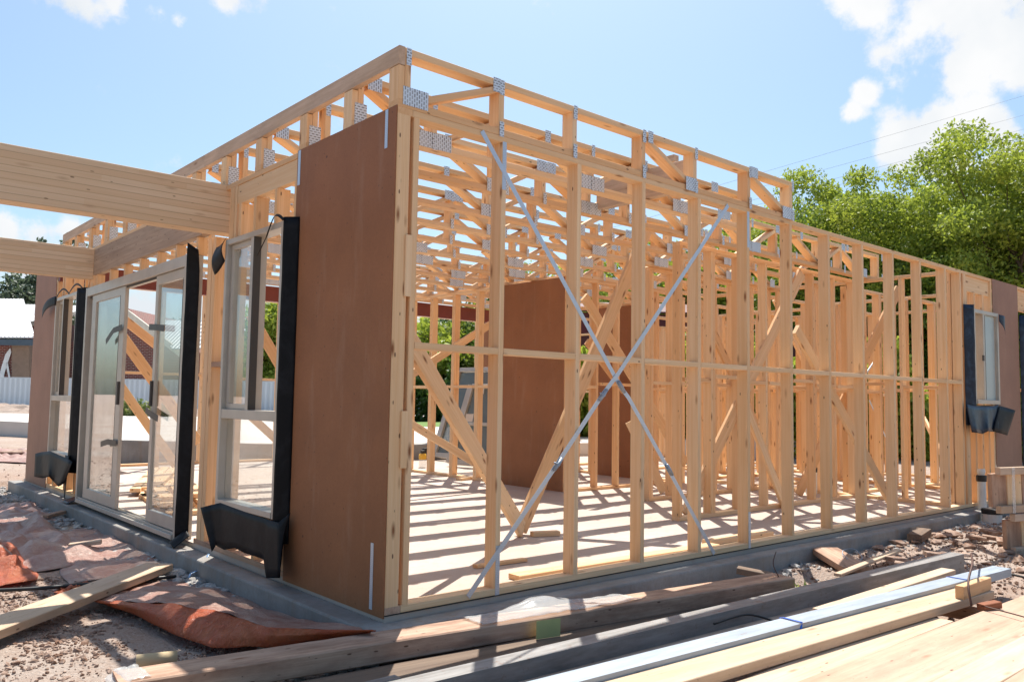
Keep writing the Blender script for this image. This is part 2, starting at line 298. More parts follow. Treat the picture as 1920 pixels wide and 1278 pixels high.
for (x, y, r) in BL:
    d = ray(x, y).normalized(); rr = r/F*(F/ray(x, y).length)
    dn = wn.new('ShaderNodeVectorMath'); dn.operation = 'DISTANCE'; wt.links.new(nrm.outputs[0], dn.inputs[0]); dn.inputs[1].default_value = d
    mr = wn.new('ShaderNodeMapRange'); wt.links.new(dn.outputs['Value'], mr.inputs[0]); mr.inputs[1].default_value = 0; mr.inputs[2].default_value = rr*1.5; mr.inputs[3].default_value = .66 if y < 45 and x < 600 else 1; mr.inputs[4].default_value = 0
    if acc is None: acc = mr.outputs[0]
    else:
        mm = wn.new('ShaderNodeMath'); mm.operation = 'SMOOTH_MAX'; mm.inputs[2].default_value = .12; wt.links.new(acc, mm.inputs[0]); wt.links.new(mr.outputs[0], mm.inputs[1]); acc = mm.outputs[0]
cn = wn.new('ShaderNodeTexNoise'); wt.links.new(nrm.outputs[0], cn.inputs['Vector']); cn.inputs['Scale'].default_value = 15; cn.inputs['Detail'].default_value = 9; cn.inputs['Roughness'].default_value = .62
def wm(op, a, b, c=None):
    n = wn.new('ShaderNodeMath'); n.operation = op
    for i, v in enumerate((a, b, c)):
        if v is None: continue
        if isinstance(v, (int, float)): n.inputs[i].default_value = v
        else: wt.links.new(v, n.inputs[i])
    return n.outputs[0]
dens = wm('ADD', acc, wm('MULTIPLY', wm('SUBTRACT', cn.outputs[0], .5), 1.9))
cr = wn.new('ShaderNodeValToRGB'); wt.links.new(dens, cr.inputs[0]); cr.color_ramp.elements[0].position = .36; cr.color_ramp.elements[1].position = .74
cr.color_ramp.interpolation = 'EASE'
cn2 = wn.new('ShaderNodeTexNoise'); wt.links.new(nrm.outputs[0], cn2.inputs['Vector']); cn2.inputs['Scale'].default_value = 6; cn2.inputs['Detail'].default_value = 5
cc = wn.new('ShaderNodeValToRGB'); wt.links.new(cn2.outputs[0], cc.inputs[0]); cc.color_ramp.elements[0].color = (4.7, 5.0, 5.3, 1); cc.color_ramp.elements[1].color = (5.7, 5.75, 5.8, 1)
cc.color_ramp.elements[0].position = .4; cc.color_ramp.elements[1].position = .6
sk = wn.new('ShaderNodeMix'); sk.data_type = 'RGBA'; sk.blend_type = 'MULTIPLY'; sk.inputs[0].default_value = 1; sk.inputs[7].default_value = (.84, .96, .98, 1); wt.links.new(sky.outputs[0], sk.inputs[6])
mxw = wn.new('ShaderNodeMix'); mxw.data_type = 'RGBA'; wt.links.new(cr.outputs[0], mxw.inputs[0]); wt.links.new(sk.outputs[2], mxw.inputs[6]); wt.links.new(cc.outputs[0], mxw.inputs[7])
wt.links.new(mxw.outputs[2], bg.inputs[0]); bg.inputs[1].default_value = .071
sl = bpy.data.lights.new('sun', 'SUN'); sl.energy = 3.1; sl.angle = math.radians(.5); sl.color = (1, .95, .87)
so = bpy.data.objects.new('sun', sl); COL.objects.link(so); so.rotation_euler = (-SUN).to_track_quat('-Z', 'Y').to_euler()
sc.view_settings.view_transform = 'Standard'; sc.view_settings.look = 'None'; sc.view_settings.gamma = 1; sc.view_settings.exposure = 1.28
sc.cycles.max_bounces = 8; sc.cycles.diffuse_bounces = 5; sc.cycles.transparent_max_bounces = 12

# ------------------------------------------------------------------ ground
def gh(x, y):
    n = noise.fractal(V((x*.9, y*.9, 3.1)), 1.0, 2.1, 4)*.030 + noise.fractal(V((x*6, y*6, 1.7)), 1.0, 2.0, 3)*.010
    d = math.hypot(x-2, y-2); h = GZ + n*(1 if d < 14 else max(0, 1-(d-14)/20))
    # loose ground climbs a little against the concrete on the front side
    if x > -.1 and y < -.13: h += .03*max(0, min(1, (x-2.5)/4)) - (.06 if x < 3.5 and y < -.3 else 0)
    if -.12 < x < 11 and -.10 < y < 9.5: h = -.32
    return h
xs = list(np.arange(-4, -0.2, .045)) + list(np.arange(-.2, 4, .07)) + list(np.arange(4, 9, .09)); ys = list(np.arange(-4.5, 6, .05)) + list(np.arange(6, 14, .12))
def grow(a, end, k=1.25):
    s = .12; out = []
    while abs(a) < end or len(out) < 2:
        a += s*(1 if end > 0 else 1); out.append(a); s *= k
        if abs(a) > abs(end): break
    return out
xr = grow(xs[-1], 1500); yr = grow(ys[-1], 1500); xl = [-4-(v-9) for v in grow(9, 1500)][::-1]; yl = [-4.5-(v-9) for v in grow(9, 1500)][::-1]
xs = xl+xs+xr; ys = yl+ys+yr; nx, ny = len(xs), len(ys)
vs = [(x, y, gh(x, y)) for x in xs for y in ys]; fs = [(i*ny+j, (i+1)*ny+j, (i+1)*ny+j+1, i*ny+j+1) for i in range(nx-1) for j in range(ny-1)]
structure(mesh_obj('ground', vs, fs, M['dirt'], smooth=True))

def stones(name, mat, pts, smin, smax, flat=.6):
    """pts (x,y,z) -> one mass of small broken stones"""
    g = (1+5**.5)/2; base = np.array([(-1, g, 0), (1, g, 0), (-1, -g, 0), (1, -g, 0), (0, -1, g), (0, 1, g), (0, -1, -g), (0, 1, -g), (g, 0, -1), (g, 0, 1), (-g, 0, -1), (-g, 0, 1)], float)/1.9
    F8 = np.array([(0, 11, 5), (0, 5, 1), (0, 1, 7), (0, 7, 10), (0, 10, 11), (1, 5, 9), (5, 11, 4), (11, 10, 2), (10, 7, 6), (7, 1, 8), (3, 9, 4), (3, 4, 2), (3, 2, 6), (3, 6, 8), (3, 8, 9), (4, 9, 5), (2, 4, 11), (6, 2, 10), (8, 6, 7), (9, 8, 1)])
    n = len(pts); P = np.array(pts); s = smin*(smax/smin)**(rng.random(n)**1.8)*.7
    q = rng.normal(size=(n, 4)); q /= np.linalg.norm(q, axis=1)[:, None]; w_, x, y, z = q.T
    R_ = np.stack([1-2*(y*y+z*z), 2*(x*y-z*w_), 2*(x*z+y*w_), 2*(x*y+z*w_), 1-2*(x*x+z*z), 2*(y*z-x*w_), 2*(x*z-y*w_), 2*(y*z+x*w_), 1-2*(x*x+y*y)], 1).reshape(n, 3, 3)
    off = base[None]*(1+.7*(rng.random((n, 12, 3))-.5))*(.6+.8*rng.random((n, 1, 3))); off = np.einsum('nij,nkj->nki', R_, off)*s[:, None, None]*np.array([1, 1, flat])
    v = off+P[:, None, :]; f = (F8[None]+12*np.arange(n)[:, None, None]).reshape(-1, 3)
    return stuff(mesh_obj(name, v.reshape(-1, 3).tolist(), f.tolist(), mat))
pt = []
for _ in range(5200):
    y = random.uniform(-.3, 8.5); x = -.15-abs(random.gauss(0, .13))
    if y > 3: x = -.15-abs(random.gauss(0, .45))
    pt.append((x, y, gh(x, y)+.004+max(0, .012*(1-(abs(x)-.15)/.12)) if abs(x) < .27 else gh(x, y)+.004))
for _ in range(450):
    x = random.uniform(1.8, 8.3); y = -.15-abs(random.gauss(0, .12)); pt.append((x, y, gh(x, y)+.006))
stones('rubble', M['rock'], pt, .008, .055)
pt = []
for _ in range(11000):
    x = random.uniform(-1.9, -.5); y = random.uniform(-.4, 2.6); 
    if noise.noise(V((x*3, y*3, 0)))+random.uniform(-.35, .35) > .0: pt.append((x, y, gh(x, y)+.002))
for _ in range(6500):
    x = random.uniform(2.2, 9); y = random.uniform(-1.6, -.18); pt.append((x, y, gh(x, y)+.006))
for _ in range(3500):
    y = random.uniform(5, 25); x = random.uniform(-3, 1.5) if y > 9.6 else random.uniform(-3, -.2); pt.append((x, y, gh(x, y)+.01))
stones('dirt_clods', M['clod'], pt, .004, .024, .8)
pt = [(random.uniform(4.2, 8.5), random.uniform(-1.5, -.2), -.12) for _ in range(160)]
stones('broken_clay', M['clod'], pt, .03, .12, .4)

# ------------------------------------------------------------------ the slab
box_s = box('floor_slab', (0.0, 0.0, -.34), (10.8, 8.12, 0), M['slab'], ch=.004); structure(box_s)
structure(box('floor_slab', (1.25, 8.122, -.34), (10.8, 9.42, 0), M['slab'], ch=.004))
def ledge(name, pts, z0, z1):
    n = len(pts); vs = [(x, y, z0) for x, y in pts]+[(x, y, z1) for x, y in pts]
    fs = [tuple(range(n-1, -1, -1)), tuple(range(n, 2*n))]+[(i, (i+1) % n, n+(i+1) % n, n+i) for i in range(n)]
    o = mesh_obj(name, vs, fs, M['concrete']); b = o.modifiers.new('edge', 'BEVEL'); b.width = .012; b.segments = 2; b.limit_method = 'ANGLE'; return structure(o)
ledge('concrete_footing', [(-.145, -.135), (10.9, -.135), (10.9, -.002), (-.002, -.002), (-.002, 8.26), (-.145, 8.26)], -.40, -.032)

# ------------------------------------------------------------------ front walls
PM = lambda: M['pine'] if random.random() < .6 else M['pine2']
def stud(par, x, y, z0=PT, z1=H-PT, ax='x', t=SW, d=SD, mat=None, name='stud'):
    """ax = run of the wall; (x, y) is the low corner of its foot"""
    hi = (x+t, y+d, z1) if ax == 'x' else (x+d, y+t, z1); return box(name, (x, y, z0), hi, mat or PM(), par)
RW = thing('wall_frame', 'long front wall frame of bare pine studs crossed by a metal strap brace', 'wall frame', (0, 0, 0), 'bare pine wall frames')
box('bottom_plate', (.092, 0, 0), (7.30, .09, PT), M['pine_dirty'] if 0 else M['pine'], RW)
box('bottom_plate', (7.302, 0, 0), (10.7, .09, PT), M['pine'], RW)
box('damp_course', (0, -.007, -.004), (7.30, .095, -.0005), M['black'], RW, ch=.0005)
box('top_plate', (.092, 0, H-PT), (3.9, .09, H), M['pine'], RW)
box('top_plate', (3.902, 0, H-PT), (7.30, .09, H-.002), M['pine'], RW)
box('top_plate', (7.302, 0, H-PT), (10.7, .09, H-.002), M['pine2'], RW)
X1 = .7235
sx = [.10]+[X1+.6*k-SW for k in range(11)]
for i, x in enumerate(sx): stud(RW, x, 0, mat=M['pine'])
stud(RW, 7.08, 0); stud(RW, 7.165, 0, mat=M['pine2']); stud(RW, 7.203, 0)
noz = 1.29
for a, b in zip(sx[:-1], sx[1:]): box('nogging', (a+SW+.001, .0, noz), (b-.001, .09, noz+PT), M['pine'], RW)
box('nogging', (sx[-1]+SW+.001, 0, noz), (7.079, .09, noz+PT), M['pine'], RW)
# window bay on the right
box('lintel', (7.24, .02, 2.30), (7.96, .06, H-PT-.001), M['pine'], RW)
for x in (7.24, 7.45, 7.70): box('cripple_stud', (x, 0, 2.10), (x+SW, .09, 2.298), M['pine2'], RW)
for x in (7.24, 7.42, 7.62, 7.80): box('cripple_stud', (x, 0, PT), (x+SW, .09, 1.04), M['pine2'], RW)
box('sill_plate', (7.24, 0, 1.041), (7.95, .09, 1.076), M['pine'], RW)
for x in (7.95, 8.4, 8.74, 9.9, 10.3): stud(RW, x, 0)
box('lintel', (8.80, .02, 2.22), (10.2, .06, H-PT-.001), M['pine2'], RW)

LW = thing('wall_frame', 'left side wall frame of pine studs around the windows and the sliding door', 'wall frame', (0, 0, 0), 'bare pine wall frames')
box('bottom_plate', (0, 0, 0), (.09, 2.50, PT), M['pine_dirty'], LW); box('bottom_plate', (0, 5.45, 0), (.09, 8.0, PT), M['pine'], LW)
box('top_plate', (0, 0, H-PT), (.09, 2.165, H), M['pine2'], LW); box('top_plate', (0, 2.50, H-PT), (.09, 8.0, H), M['pine2'], LW)
for y, t in ((0, .035), (.45, .035), (.98, .035), (1.02, .035), (1.975, .035), (2.02, .07), (2.17+.14, .06), (2.38, .075), (5.49, .035), (5.53, .06), (5.63, .045), (6.68, .045), (6.93, .045), (7.45, .035), (7.96, .035)):
    stud(LW, 0, y, ax='y', t=t, d=.09 if y else .078, mat=M['pine2'] if t > .04 else M['pine'], z1=(2.165 if 2.1 < y < 2.45 else H-PT))
box('lintel', (.005, 1.06, 2.34), (.05, 1.97, H-PT-.001), M['pine'], LW)
for y in (1.08, 1.35, 1.66, 1.90): box('cripple_stud', (0, y, 2.085), (.09, y+SW, 2.339), M['pine2'], LW)
for y in (1.08, 1.5, 1.92): box('cripple_stud', (0, y, PT), (.09, y+SW, .28), M['pine2'], LW)
box('sill_plate', (0, 1.06, .281), (.09, 1.97, .316), M['pine'], LW)
box('lintel', (-.012, 2.56, 2.215), (.05, 5.44, H-PT-.001), M['lvl'], LW)
for k in range(7): box('cripple_stud', (0, 2.66+k*.445, 2.08), (.07, 2.66+k*.445+SW, 2.214), M['pine2'], LW)
for y in (5.76, 6.2, 6.6): box('cripple_stud', (0, y, 2.09), (.09, y+SW, H-PT-.001), M['pine2'], LW)
for y in (5.8, 6.2): box('cripple_stud', (0, y, PT), (.09, y+SW, .35), M['pine2'], LW)
box('sill_plate', (0, 5.70, .351), (.09, 6.66, .386), M['pine2'], LW)
for y0, y1, z in ((.036, .449, noz), (2.06+.03, 2.309, 1.24), (5.59, 5.629, 1.25)): box('nogging', (0, y0, z), (.09, y1, z+PT), M['pine_dirty'], LW)
# packing blocks between the two corner studs
for z in (.42, 1.02, 1.62): box('packing_block', (.036 if 0 else .008, .001+.034, z), (.082, .06, z+.26), M['pine'], LW)
for i, (z0, z1) in enumerate(((1.0-.3, 1.28-.3), (1.55, 1.86))): box('packing_block', (.062, -.012, z0), (.10, -.0005, z1), M['pine'], LW)

# brown bracing sheets
def sheet(name, label, lo, hi, mat=None): return tag(box(name, lo, hi, mat or M['hardboard'], None, ch=.0015), label, 'bracing board', 'brown hardboard bracing sheets')
sheet('bracing_board', 'tall brown hardboard sheet nailed to the nearest outside corner of the frame', (-.0075, .0, -.015), (-.0005, 1.075, H+.004))
sheet('bracing_board', 'faded brown hardboard sheet at the far end of the left side wall', (-.0075, 6.98, -.015), (-.0005, 8.03, H-.02), M['hardboard_far'])
sheet('bracing_board', 'faded brown hardboard sheet between the two windows of the right wall', (7.99, -.0075, -.01), (8.80, -.0005, H), M['hardboard_far'])
sheet('bracing_board', 'large brown hardboard sheet standing inside the front room', (4.552, 3.40, .0), (4.559, 4.62, 2.50))
for n_, (lo, hi) in enumerate((((-.010, .075, H-.20), (-.0078, .101, H-.0)), ((-.010, 1.03, H-.21), (-.0078, 1.06, H+.0)), ((-.010, .100, .01), (-.0078, .126, .33)))):
    tag(box('metal_strap', lo, hi, M['strap'], ch=.0004), ('short perforated strap at the top right of the corner sheet', 'short perforated strap at the top left of the corner sheet', 'perforated strap at the foot of the corner sheet')[n_], 'strap', 'short straps nailed to the corner sheet')

# diagonal strap braces on the right wall
def band(name, pts, w_, parent=None, nrm_=(0, -1, 0), mat=None, t=.0015):
    vs = []; nv = V(nrm_)
    pts = [V(p) for p in pts]; L = 0
    for i, p in enumerate(pts):
        d = (pts[min(i+1, len(pts)-1)]-pts[max(i-1, 0)]).normalized(); s = d.cross(nv).normalized()*w_/2
        vs += [p-s, p+s, p+s+nv*t, p-s+nv*t]
    fs = []
    for i in range(len(pts)-1):
        fs += [(4*i+k, 4*i+(k+1) % 4, 4*i+4+(k+1) % 4, 4*i+4+k) for k in range(4)]
    e = 4*(len(pts)-1); fs += [(3, 2, 1, 0), (e, e+1, e+2, e+3)]
    return mesh_obj(name, vs, fs, mat or M['strap'], parent)
for lab, pts, jn in (('long galvanised strap brace falling from upper left to lower right across the front wall', [(.54, 2.50), (1.685, 1.136), (1.761, 1.071), (2.163, .605), (2.67, .006)], (1, 3)),
                 ('long galvanised strap brace rising from lower left to upper right across the front wall', [(.503, .02), (1.137, .679), (1.515, 1.083), (1.659, 1.218), (2.84, 2.48)], (1, 2))):
    yy = -.0025 if 'falling' in lab else -.0065
    t = thing('strap_brace', lab, 'strap brace', (pts[0][0], yy, pts[0][1]), 'crossed strap braces on the front wall')
    band('strap', [(x, yy, z) for x, z in pts], .030, t)
    for j in jn:
        x, z = pts[j]; d = (V((pts[j+1][0], 0, pts[j+1][1]))-V((pts[j-1][0], 0, pts[j-1][1]))).normalized()
        tube('tensioner', [V((x, yy-.008, z))-d*.045, V((x, yy-.012, z)), V((x, yy-.008, z))+d*.045], .011, M['galv'], t)
        tube('tensioner_bolt', [V((x-.035, yy-.014, z+.012)), V((x+.01, yy-.014, z-.006))], .005, M['galv'], t, 6)
for x in (sx[1]+.004, sx[5]+.004):
    for z0, z1, wd in ((.0, .26, 'foot'), (H-.30, H-.03, 'head')):
        tag(box('stud_tie', (x, -.0022, z0), (x+.028, -.0003, z1), M['strap'], ch=.0003), f"perforated tie strap at the {wd} of the {'second stud from the corner' if x < 1 else 'stud behind the strap foot'}", 'strap', 'tie straps on the studs')

# ------------------------------------------------------------------ floor trusses
TT = .318
def truss(label, y0, x0, x1, webs, dbl=True, mat=None, weth=False):
    t = thing('floor_truss', label, 'floor truss', (x0, y0, H), 'timber floor trusses over the rooms')
    z0, z1 = H+.001, H+TT-.005; c = .038; m = lambda: mat or PM()
    box('bottom_chord', (x0, y0, z0), (x1, y0+SD, z0+c), m(), t); box('top_chord', (x0+.037, y0, z1-c), (x1, y0+SD, z1), m(), t)
    pk = [0]
    def plate(xc, zc, w_, h_):
        pk[0] += .0009; return box('nail_plate', (xc-w_/2, y0-.0016-pk[0], zc-h_/2), (xc+w_/2, y0-.0008-pk[0], zc+h_/2), M['plate'], t, ch=.0002)
    box('end_web', (x0, y0, z0+c), (x0+.036, y0+SD, z1-.099), m(), t); box('end_web', (x0+.038, y0+.001, z0+c), (x0+.074, y0+SD, z1-c), m(), t)
    if y0 > .1: plate(x0+.055, z0+.075, .075, .14)
    else: plate(x0+.105, z0+.062, .155, .095); plate(x0+.058, z1-.045, .03, .09)
    for (kind, a, b) in webs:
        if kind == 'v':
            box('web', (a-.019, y0, z0+c), (a+.019, y0+SD, z1-c), m(), t)
            plate(a, z1-.04, .032, .085); plate(a, z0+.035, .032, .085)
            if y0 > .1 and False: pass
        else:
            up_ = kind == 'u'; p0 = V((a, y0+SD/2, (z0+c+.012) if up_ else (z1-c-.012))); p1 = V((b, y0+SD/2, (z1-c-.012) if up_ else (z0+c+.012)))
            stick('diagonal_web', p0, p1, SD-.002, .036, m(), t)
            pz = z0+.045; px = (a+.02 if up_ else b-.02)
            if abs(px-x0) > .2: plate(px, pz, random.choice((.10, .12, .15)), .095)
            px = (b-.02 if up_ else a+.02); plate(px, z1-.035, random.choice((.05, .09)), .08)
    return t
end_webs = [('u', .12, .66), ('v', .68-.0, 0), ('v', 1.26, 0), ('v', 1.90, 0), ('d', 1.94, 2.42), ('v', 2.455, 0), ('v', 3.12, 0), ('d', 3.15, 3.66), ('v', 3.715, 0)]
truss('end floor truss on top of the front wall, nearest to the viewer', 0.0, 0, 3.75, end_webs)
TY = [.46, .985, 1.61, 2.185, 2.76, 3.335, 3.91, 4.485, 5.06, 5.635, 6.21, 6.74]
words_ = ['second', 'third', 'fourth', 'fifth', 'sixth', 'seventh', 'eighth', 'ninth', 'tenth', 'eleventh', 'twelfth', 'thirteenth']
for i, y in enumerate(TY):
    L = 3.75 if i == 0 else 7.35; x = .12; wb = []; k = i % 2
    while x < L-.5:
        s = .40+.05*random.random(); q4 = k % 4
        if q4 in (0, 2): wb.append(('d' if q4 == 0 else 'u', x, x+s))
        else: wb.append(('v', x+.02, 0)); s = .42 if k % 8 == 3 else .06
        x += s; k += 1
    wb.append(('v', L-.02, 0))
    truss(f'{words_[i]} floor truss counted back from the front wall', y, 0, L, wb)
rim = thing('rim_board', 'long weathered rim board along the tops of the floor truss ends', 'rim board', (0, 0, H+TT-.1))
a = 0
for b in (2.6, 4.9, 6.83): box('board', (-.002, a+.001, H+TT-.099), (.0365, b, H+TT-.003), M['pine_grey'], rim); a = b
tag(box('ceiling_beam', (2.50, .12, H+.05), (2.56, .98, H+.27), M['pine_grey']), 'brown veneer beam threaded through the floor trusses, its end showing behind the end truss', 'beam')
tag(box('ceiling_beam', (4.60, 3.4, H-.005), (4.66, 6.7, H+.03), M['pine2']), 'timber plate lying on top of the inner hardboard wall', 'beam')
tag(box('timber_stub', (2.60, .3, H+TT), (2.66, .42, H+TT+.05), M['pine_grey']), 'small timber stub standing on the end truss against the sky', 'timber block')
tag(box('steel_beam', (.0, 6.86, 2.30), (7.3, 6.95, 2.50), M['redoxide'], ch=.001), 'dark red steel beam under the far edge of the floor trusses', 'steel beam')

# verandah beams
for lab, y, x0 in (('thick glued laminated pine beam running out of the left wall towards the viewer', 2.165, -5.2), ('second glued laminated pine beam beyond the sliding door', 5.44+.03, -4.6)):
    z0, z1 = (2.172, 2.512) if y < 3 else (2.18, 2.49)
    o = stick('laminated_beam', (x0, y+.07, (z0+z1)/2), (.085 if y < 3 else -.001, y+.07, (z0+z1)/2), .14 if y < 3 else .09, z1-z0, M['glulam']); tag(o, lab, 'beam', 'laminated verandah beams')

# ------------------------------------------------------------------ inner walls
def wall(label, p0, p1, z1=H, sp=.45, nog=1.24, mat2=None, cat='wall frame', skip=()):
    p0, p1 = V((*p0, 0)), V((*p1, 0)); ax = 'x' if abs(p1.x-p0.x) > abs(p1.y-p0.y) else 'y'; t = thing('wall_frame', label, cat, p0, 'bare pine wall frames')
    L = (p1-p0).length; x0, y0 = p0.x, p0.y
    def bx(nm, a, b, z0_, z1_, mt=None): 
        if ax == 'x': return box(nm, (x0+a, y0, z0_), (x0+b, y0+SD, z1_), mt or PM(), t)
        return box(nm, (x0, y0+a, z0_), (x0+SD, y0+b, z1_), mt or PM(), t)
    bx('bottom_plate', 0, L, .0005, PT); bx('top_plate', 0, L, z1-PT, z1-.0005)
    n = max(2, round(L/sp)); st = [i*(L-SW)/n for i in range(n+1)]
    for i, s in enumerate(st):
        if i in skip: continue
        bx('stud', s, s+SW, PT+.0005, z1-PT-.0005)
        if random.random() < .42: bx('stud', s+SW+.001, s+2*SW, PT+.0005, z1-PT-.0005)
    for i in range(n):
        if nog and i not in skip and i+1 not in skip:
            j = random.choice((0, 0, .04, -.04)); bx('nogging', st[i]+2*SW+.002, st[i+1]-.001, nog+j, nog+j+PT)
    return t
wall('inner wall frame parallel to the front wall, one bay back', (3.78, 1.14), (7.06, 1.14))
wall('inner wall frame running back from the middle of the right wall', (7.062, .095), (7.062, 3.2), sp=.5)
wall('inner wall frame carrying the large brown sheet', (4.56, 3.44), (4.56, 6.6), sp=.5)
wall('inner wall frame behind the brown sheet on the right', (4.66, 3.34), (6.6, 3.34), sp=.42)
wall('inner wall frame far behind the brown sheet', (6.62, 3.30), (6.62, 6.7), sp=.48, z1=2.45)
wall('inner wall frame in the right half, third from the front', (6.64, 4.9), (10.6, 4.9), sp=.5, z1=2.42)
wall('inner wall frame of the far right room', (7.16, 2.35), (10.6, 2.35), sp=.48, z1=2.45)
wall('inner wall frame at the right, running back behind the small window', (8.9, .095), (8.9, 2.34), sp=.4)
wall('inner wall frame at the far right end of the house', (10.61, .095), (10.61, 9.2), sp=.6)
wall('short inner wall frame in the far right room', (8.4, 2.45), (8.4, 4.88), sp=.5, z1=2.4)
wall('rear wall frame along the far edge of the slab, left part', (1.30, 9.28), (6.3, 9.28), sp=1.15, z1=2.62, nog=1.3)
wall('rear wall frame along the far edge of the slab, right part', (6.4, 9.28), (10.6, 9.28), sp=.5, z1=2.62)
wall('inner wall frame two bays back in the right half of the house', (4.7, 2.25), (7.05, 2.25), sp=.42)
wall('inner wall frame just behind the small right window', (7.2, 1.30), (8.85, 1.30), sp=.38, z1=2.47)
wall('inner wall frame nearest the right edge, one bay back', (9.02, 1.2), (10.6, 1.2), sp=.38, z1=2.47)
wall('inner wall frame across the middle of the far right room', (7.2, 3.4), (10.6, 3.4), sp=.4, z1=2.44)
wall('inner wall frame far back in the right half of the house', (6.72, 6.1), (10.6, 6.1), sp=.42, z1=2.44)
wall('inner wall frame running back inside the far right room', (9.6, 2.45), (9.6, 4.88), sp=.4, z1=2.44)
sheet('bracing_board', 'brown hardboard sheet on a wall in the far corner of the house', (7.86, 6.9, 0), (7.868, 9.2, 2.62))
sheet('bracing_board', 'narrow brown hardboard sheet glimpsed between inner studs', (6.60, 3.95, 0), (6.606, 4.9, 2.4))

# timber props
def prop(label, p0, p1, w_=.11, mat=None, upv=(0, 0, 1)):
    return tag(stick('timber_prop', p0, p1, .035, w_, mat or PM(), None, upv), label, 'timber prop', 'temporary timber props')
fA = V((2.10, 1.36, .02))
prop('wide pine prop sloping down from the corner studs to the floor', onX(712, 545, .10), fA+V((0, 0, .03)), .135, M['pine'])
prop('pine prop rising right from the shared foot on the floor', fA+V((.02, .04, .02)), onY(1214, 428, 1.42), .125, M['pine2'])
prop('pine prop rising right behind the sixth stud', (4.0, 1.25, .03), (5.80, 1.10, 2.44), .12, M['pine2'])
prop('pine prop falling right to the bottom plate near the tenth stud', onY(1492, 617, .22), onY(1680, 958, .20), .10, M['pine'])
prop('pine prop rising right towards the right end of the front wall', onZ(1496, 926, .02), onY(1686, 540, 1.02), .11, M['pine2'])
prop('pine prop falling right behind the fifth and sixth studs', onY(1310, 566, 2.2), onY(1425, 812, 2.2), .11, M['pine2'])
prop('low pine prop falling right to the inner wall foot', onY(1398, 760, 1.10), onY(1472, 950, 1.10), .09)
prop('long pine prop falling right behind the crossing straps', onY(1095, 556, 3.0), onY(1285, 868, 3.0), .12)
prop('short pine prop falling right behind the straps near the floor', onY(1180, 790, 2.9), onZ(1245, 922, .02), .10)
prop('pine prop falling right between the last studs', onY(1733, 785, 2.2), onZ(1792, 905, .02), .09)
prop('shallow pine prop crossing the first bay low down', onX(700, 752, 1.2) if 0 else onY(760, 788, 4.0), onY(915, 882, 4.0), .085)
prop('pine prop rising right across the first bay in the back room', onY(740, 722, 5.4), onY(948, 590, 5.4), .10)
prop('upper pine prop seen through the open sliding door', onY(215, 585, 7.6), onY(300, 652, 7.6), .11)
prop('middle pine prop seen through the open sliding door', onY(215, 612, 7.2), onY(372, 830, 7.2), .13)
prop('lower pine prop seen through the open sliding door', onY(225, 722, 6.9), onY(330, 872, 6.9), .10)
prop('pine prop seen through the near left window', onY(470, 590, 5.0), onY(560, 745, 5.0), .11)
prop('pine prop seen low through the near left window', onY(470, 780, 6.0), onY(560, 862, 6.0), .09)
prop('tall slender pine post standing in the back room behind the sliding door', (1.80, 8.9, .0), (1.80, 8.9, 2.9), .07, None, (1, 0, 0))
prop('pine prop falling right high in the right half of the frame', onY(1452, 560, 3.2), onY(1540, 745, 3.2), .10)
prop('pine prop rising right low in the right half of the frame', onY(1520, 880, 2.8), onY(1660, 600, 2.8), .09)
prop('pine prop falling right behind the eighth stud', onY(1540, 690, 2.6), onY(1640, 880, 2.6), .09)
prop('pine prop leaning in the back behind the third stud', onY(1100, 640, 4.3), onY(1190, 760, 4.3), .10)
for lab, a, b in (('thin strap brace glimpsed deep in the right half rising right', (1560, 800), (1650, 660)), ('thin strap brace glimpsed deep in the right half falling right', (1630, 750), (1670, 840))):
    tag(band('strap_brace', [onY(*a, 2.3), onY(*b, 2.3)], .03), lab, 'strap brace', 'strap braces on the inner walls')
# loose off-cuts on the floor
OC = [((1.02, .22, .0), (2.9, .16, .0), .10, .03, 'long off-cut board lying just inside the front bottom plate'),
      ((2.95, .26, 0), (3.75, .24, 0), .09, .035, 'off-cut board inside the front wall near the sixth stud'),
      ((2.15, 1.30, 0), (2.36, 1.22, 0), .07, .035, 'small block beside the foot of the crossed props'),
      ((4.35, 5.1, 0), (5.4, 5.35, 0), .09, .035, 'long off-cut lying on the floor before the leaning windows'),
      ((4.8, 4.95, 0), (5.3, 4.85, 0), .09, .035, 'short off-cut lying on the floor left of the brown sheet'),
      ((1.05, .62, 0), (1.45, .60, 0), .05, .02, 'thin pale sliver of timber on the floor behind the first bay')]
for a, b, w_, h_, lab in OC:
    a, b = V(a), V(b); a.z = b.z = h_/2+.002; tag(stick('timber_offcut', a, b, w_, h_, PM()), lab, 'timber offcut', 'loose timber off-cuts')
st = thing('timber_pile', 'small pile of short pine boards on the floor just inside the sliding door', 'timber pile', (.5, 4.6, 0))
for k in range(9):
    lv = k//3; x = .32+.17*(k % 3)+.04*lv; y0 = 3.75+.25*lv+.12*random.random(); stick('board', (x, y0, .022+.042*lv), (x+.25, y0+1.6-.3*lv, .022+.042*lv), .12, .038, M['pine'] if k % 2 else M['pine2'], st)
st = thing('timber_pile', 'longer pine boards stacked in the back room behind the sliding door', 'timber pile', (1.2, 6.2, 0))
for k in range(6): stick('board', (.5+.13*(k % 3), 5.2+.1*k, .022+.042*(k//3)), (1.5+.13*(k % 3), 8.0, .022+.042*(k//3)), .1, .038, M['pine'], st)
# slanting planks glimpsed at the back, a bundle of roof trusses leaning behind the house
rb = thing('roof_truss_bundle', 'bundle of sloping roof trusses stacked behind the house', 'roof trusses', (8, 12, GZ))
for k in range(6):
    a = onY(1180, 640+k*34, 11.5+k*.1); b = onY(1420, 745+k*34, 11.5+k*.1); stick('chord', a, b, .04, .14, M['pine'], rb)
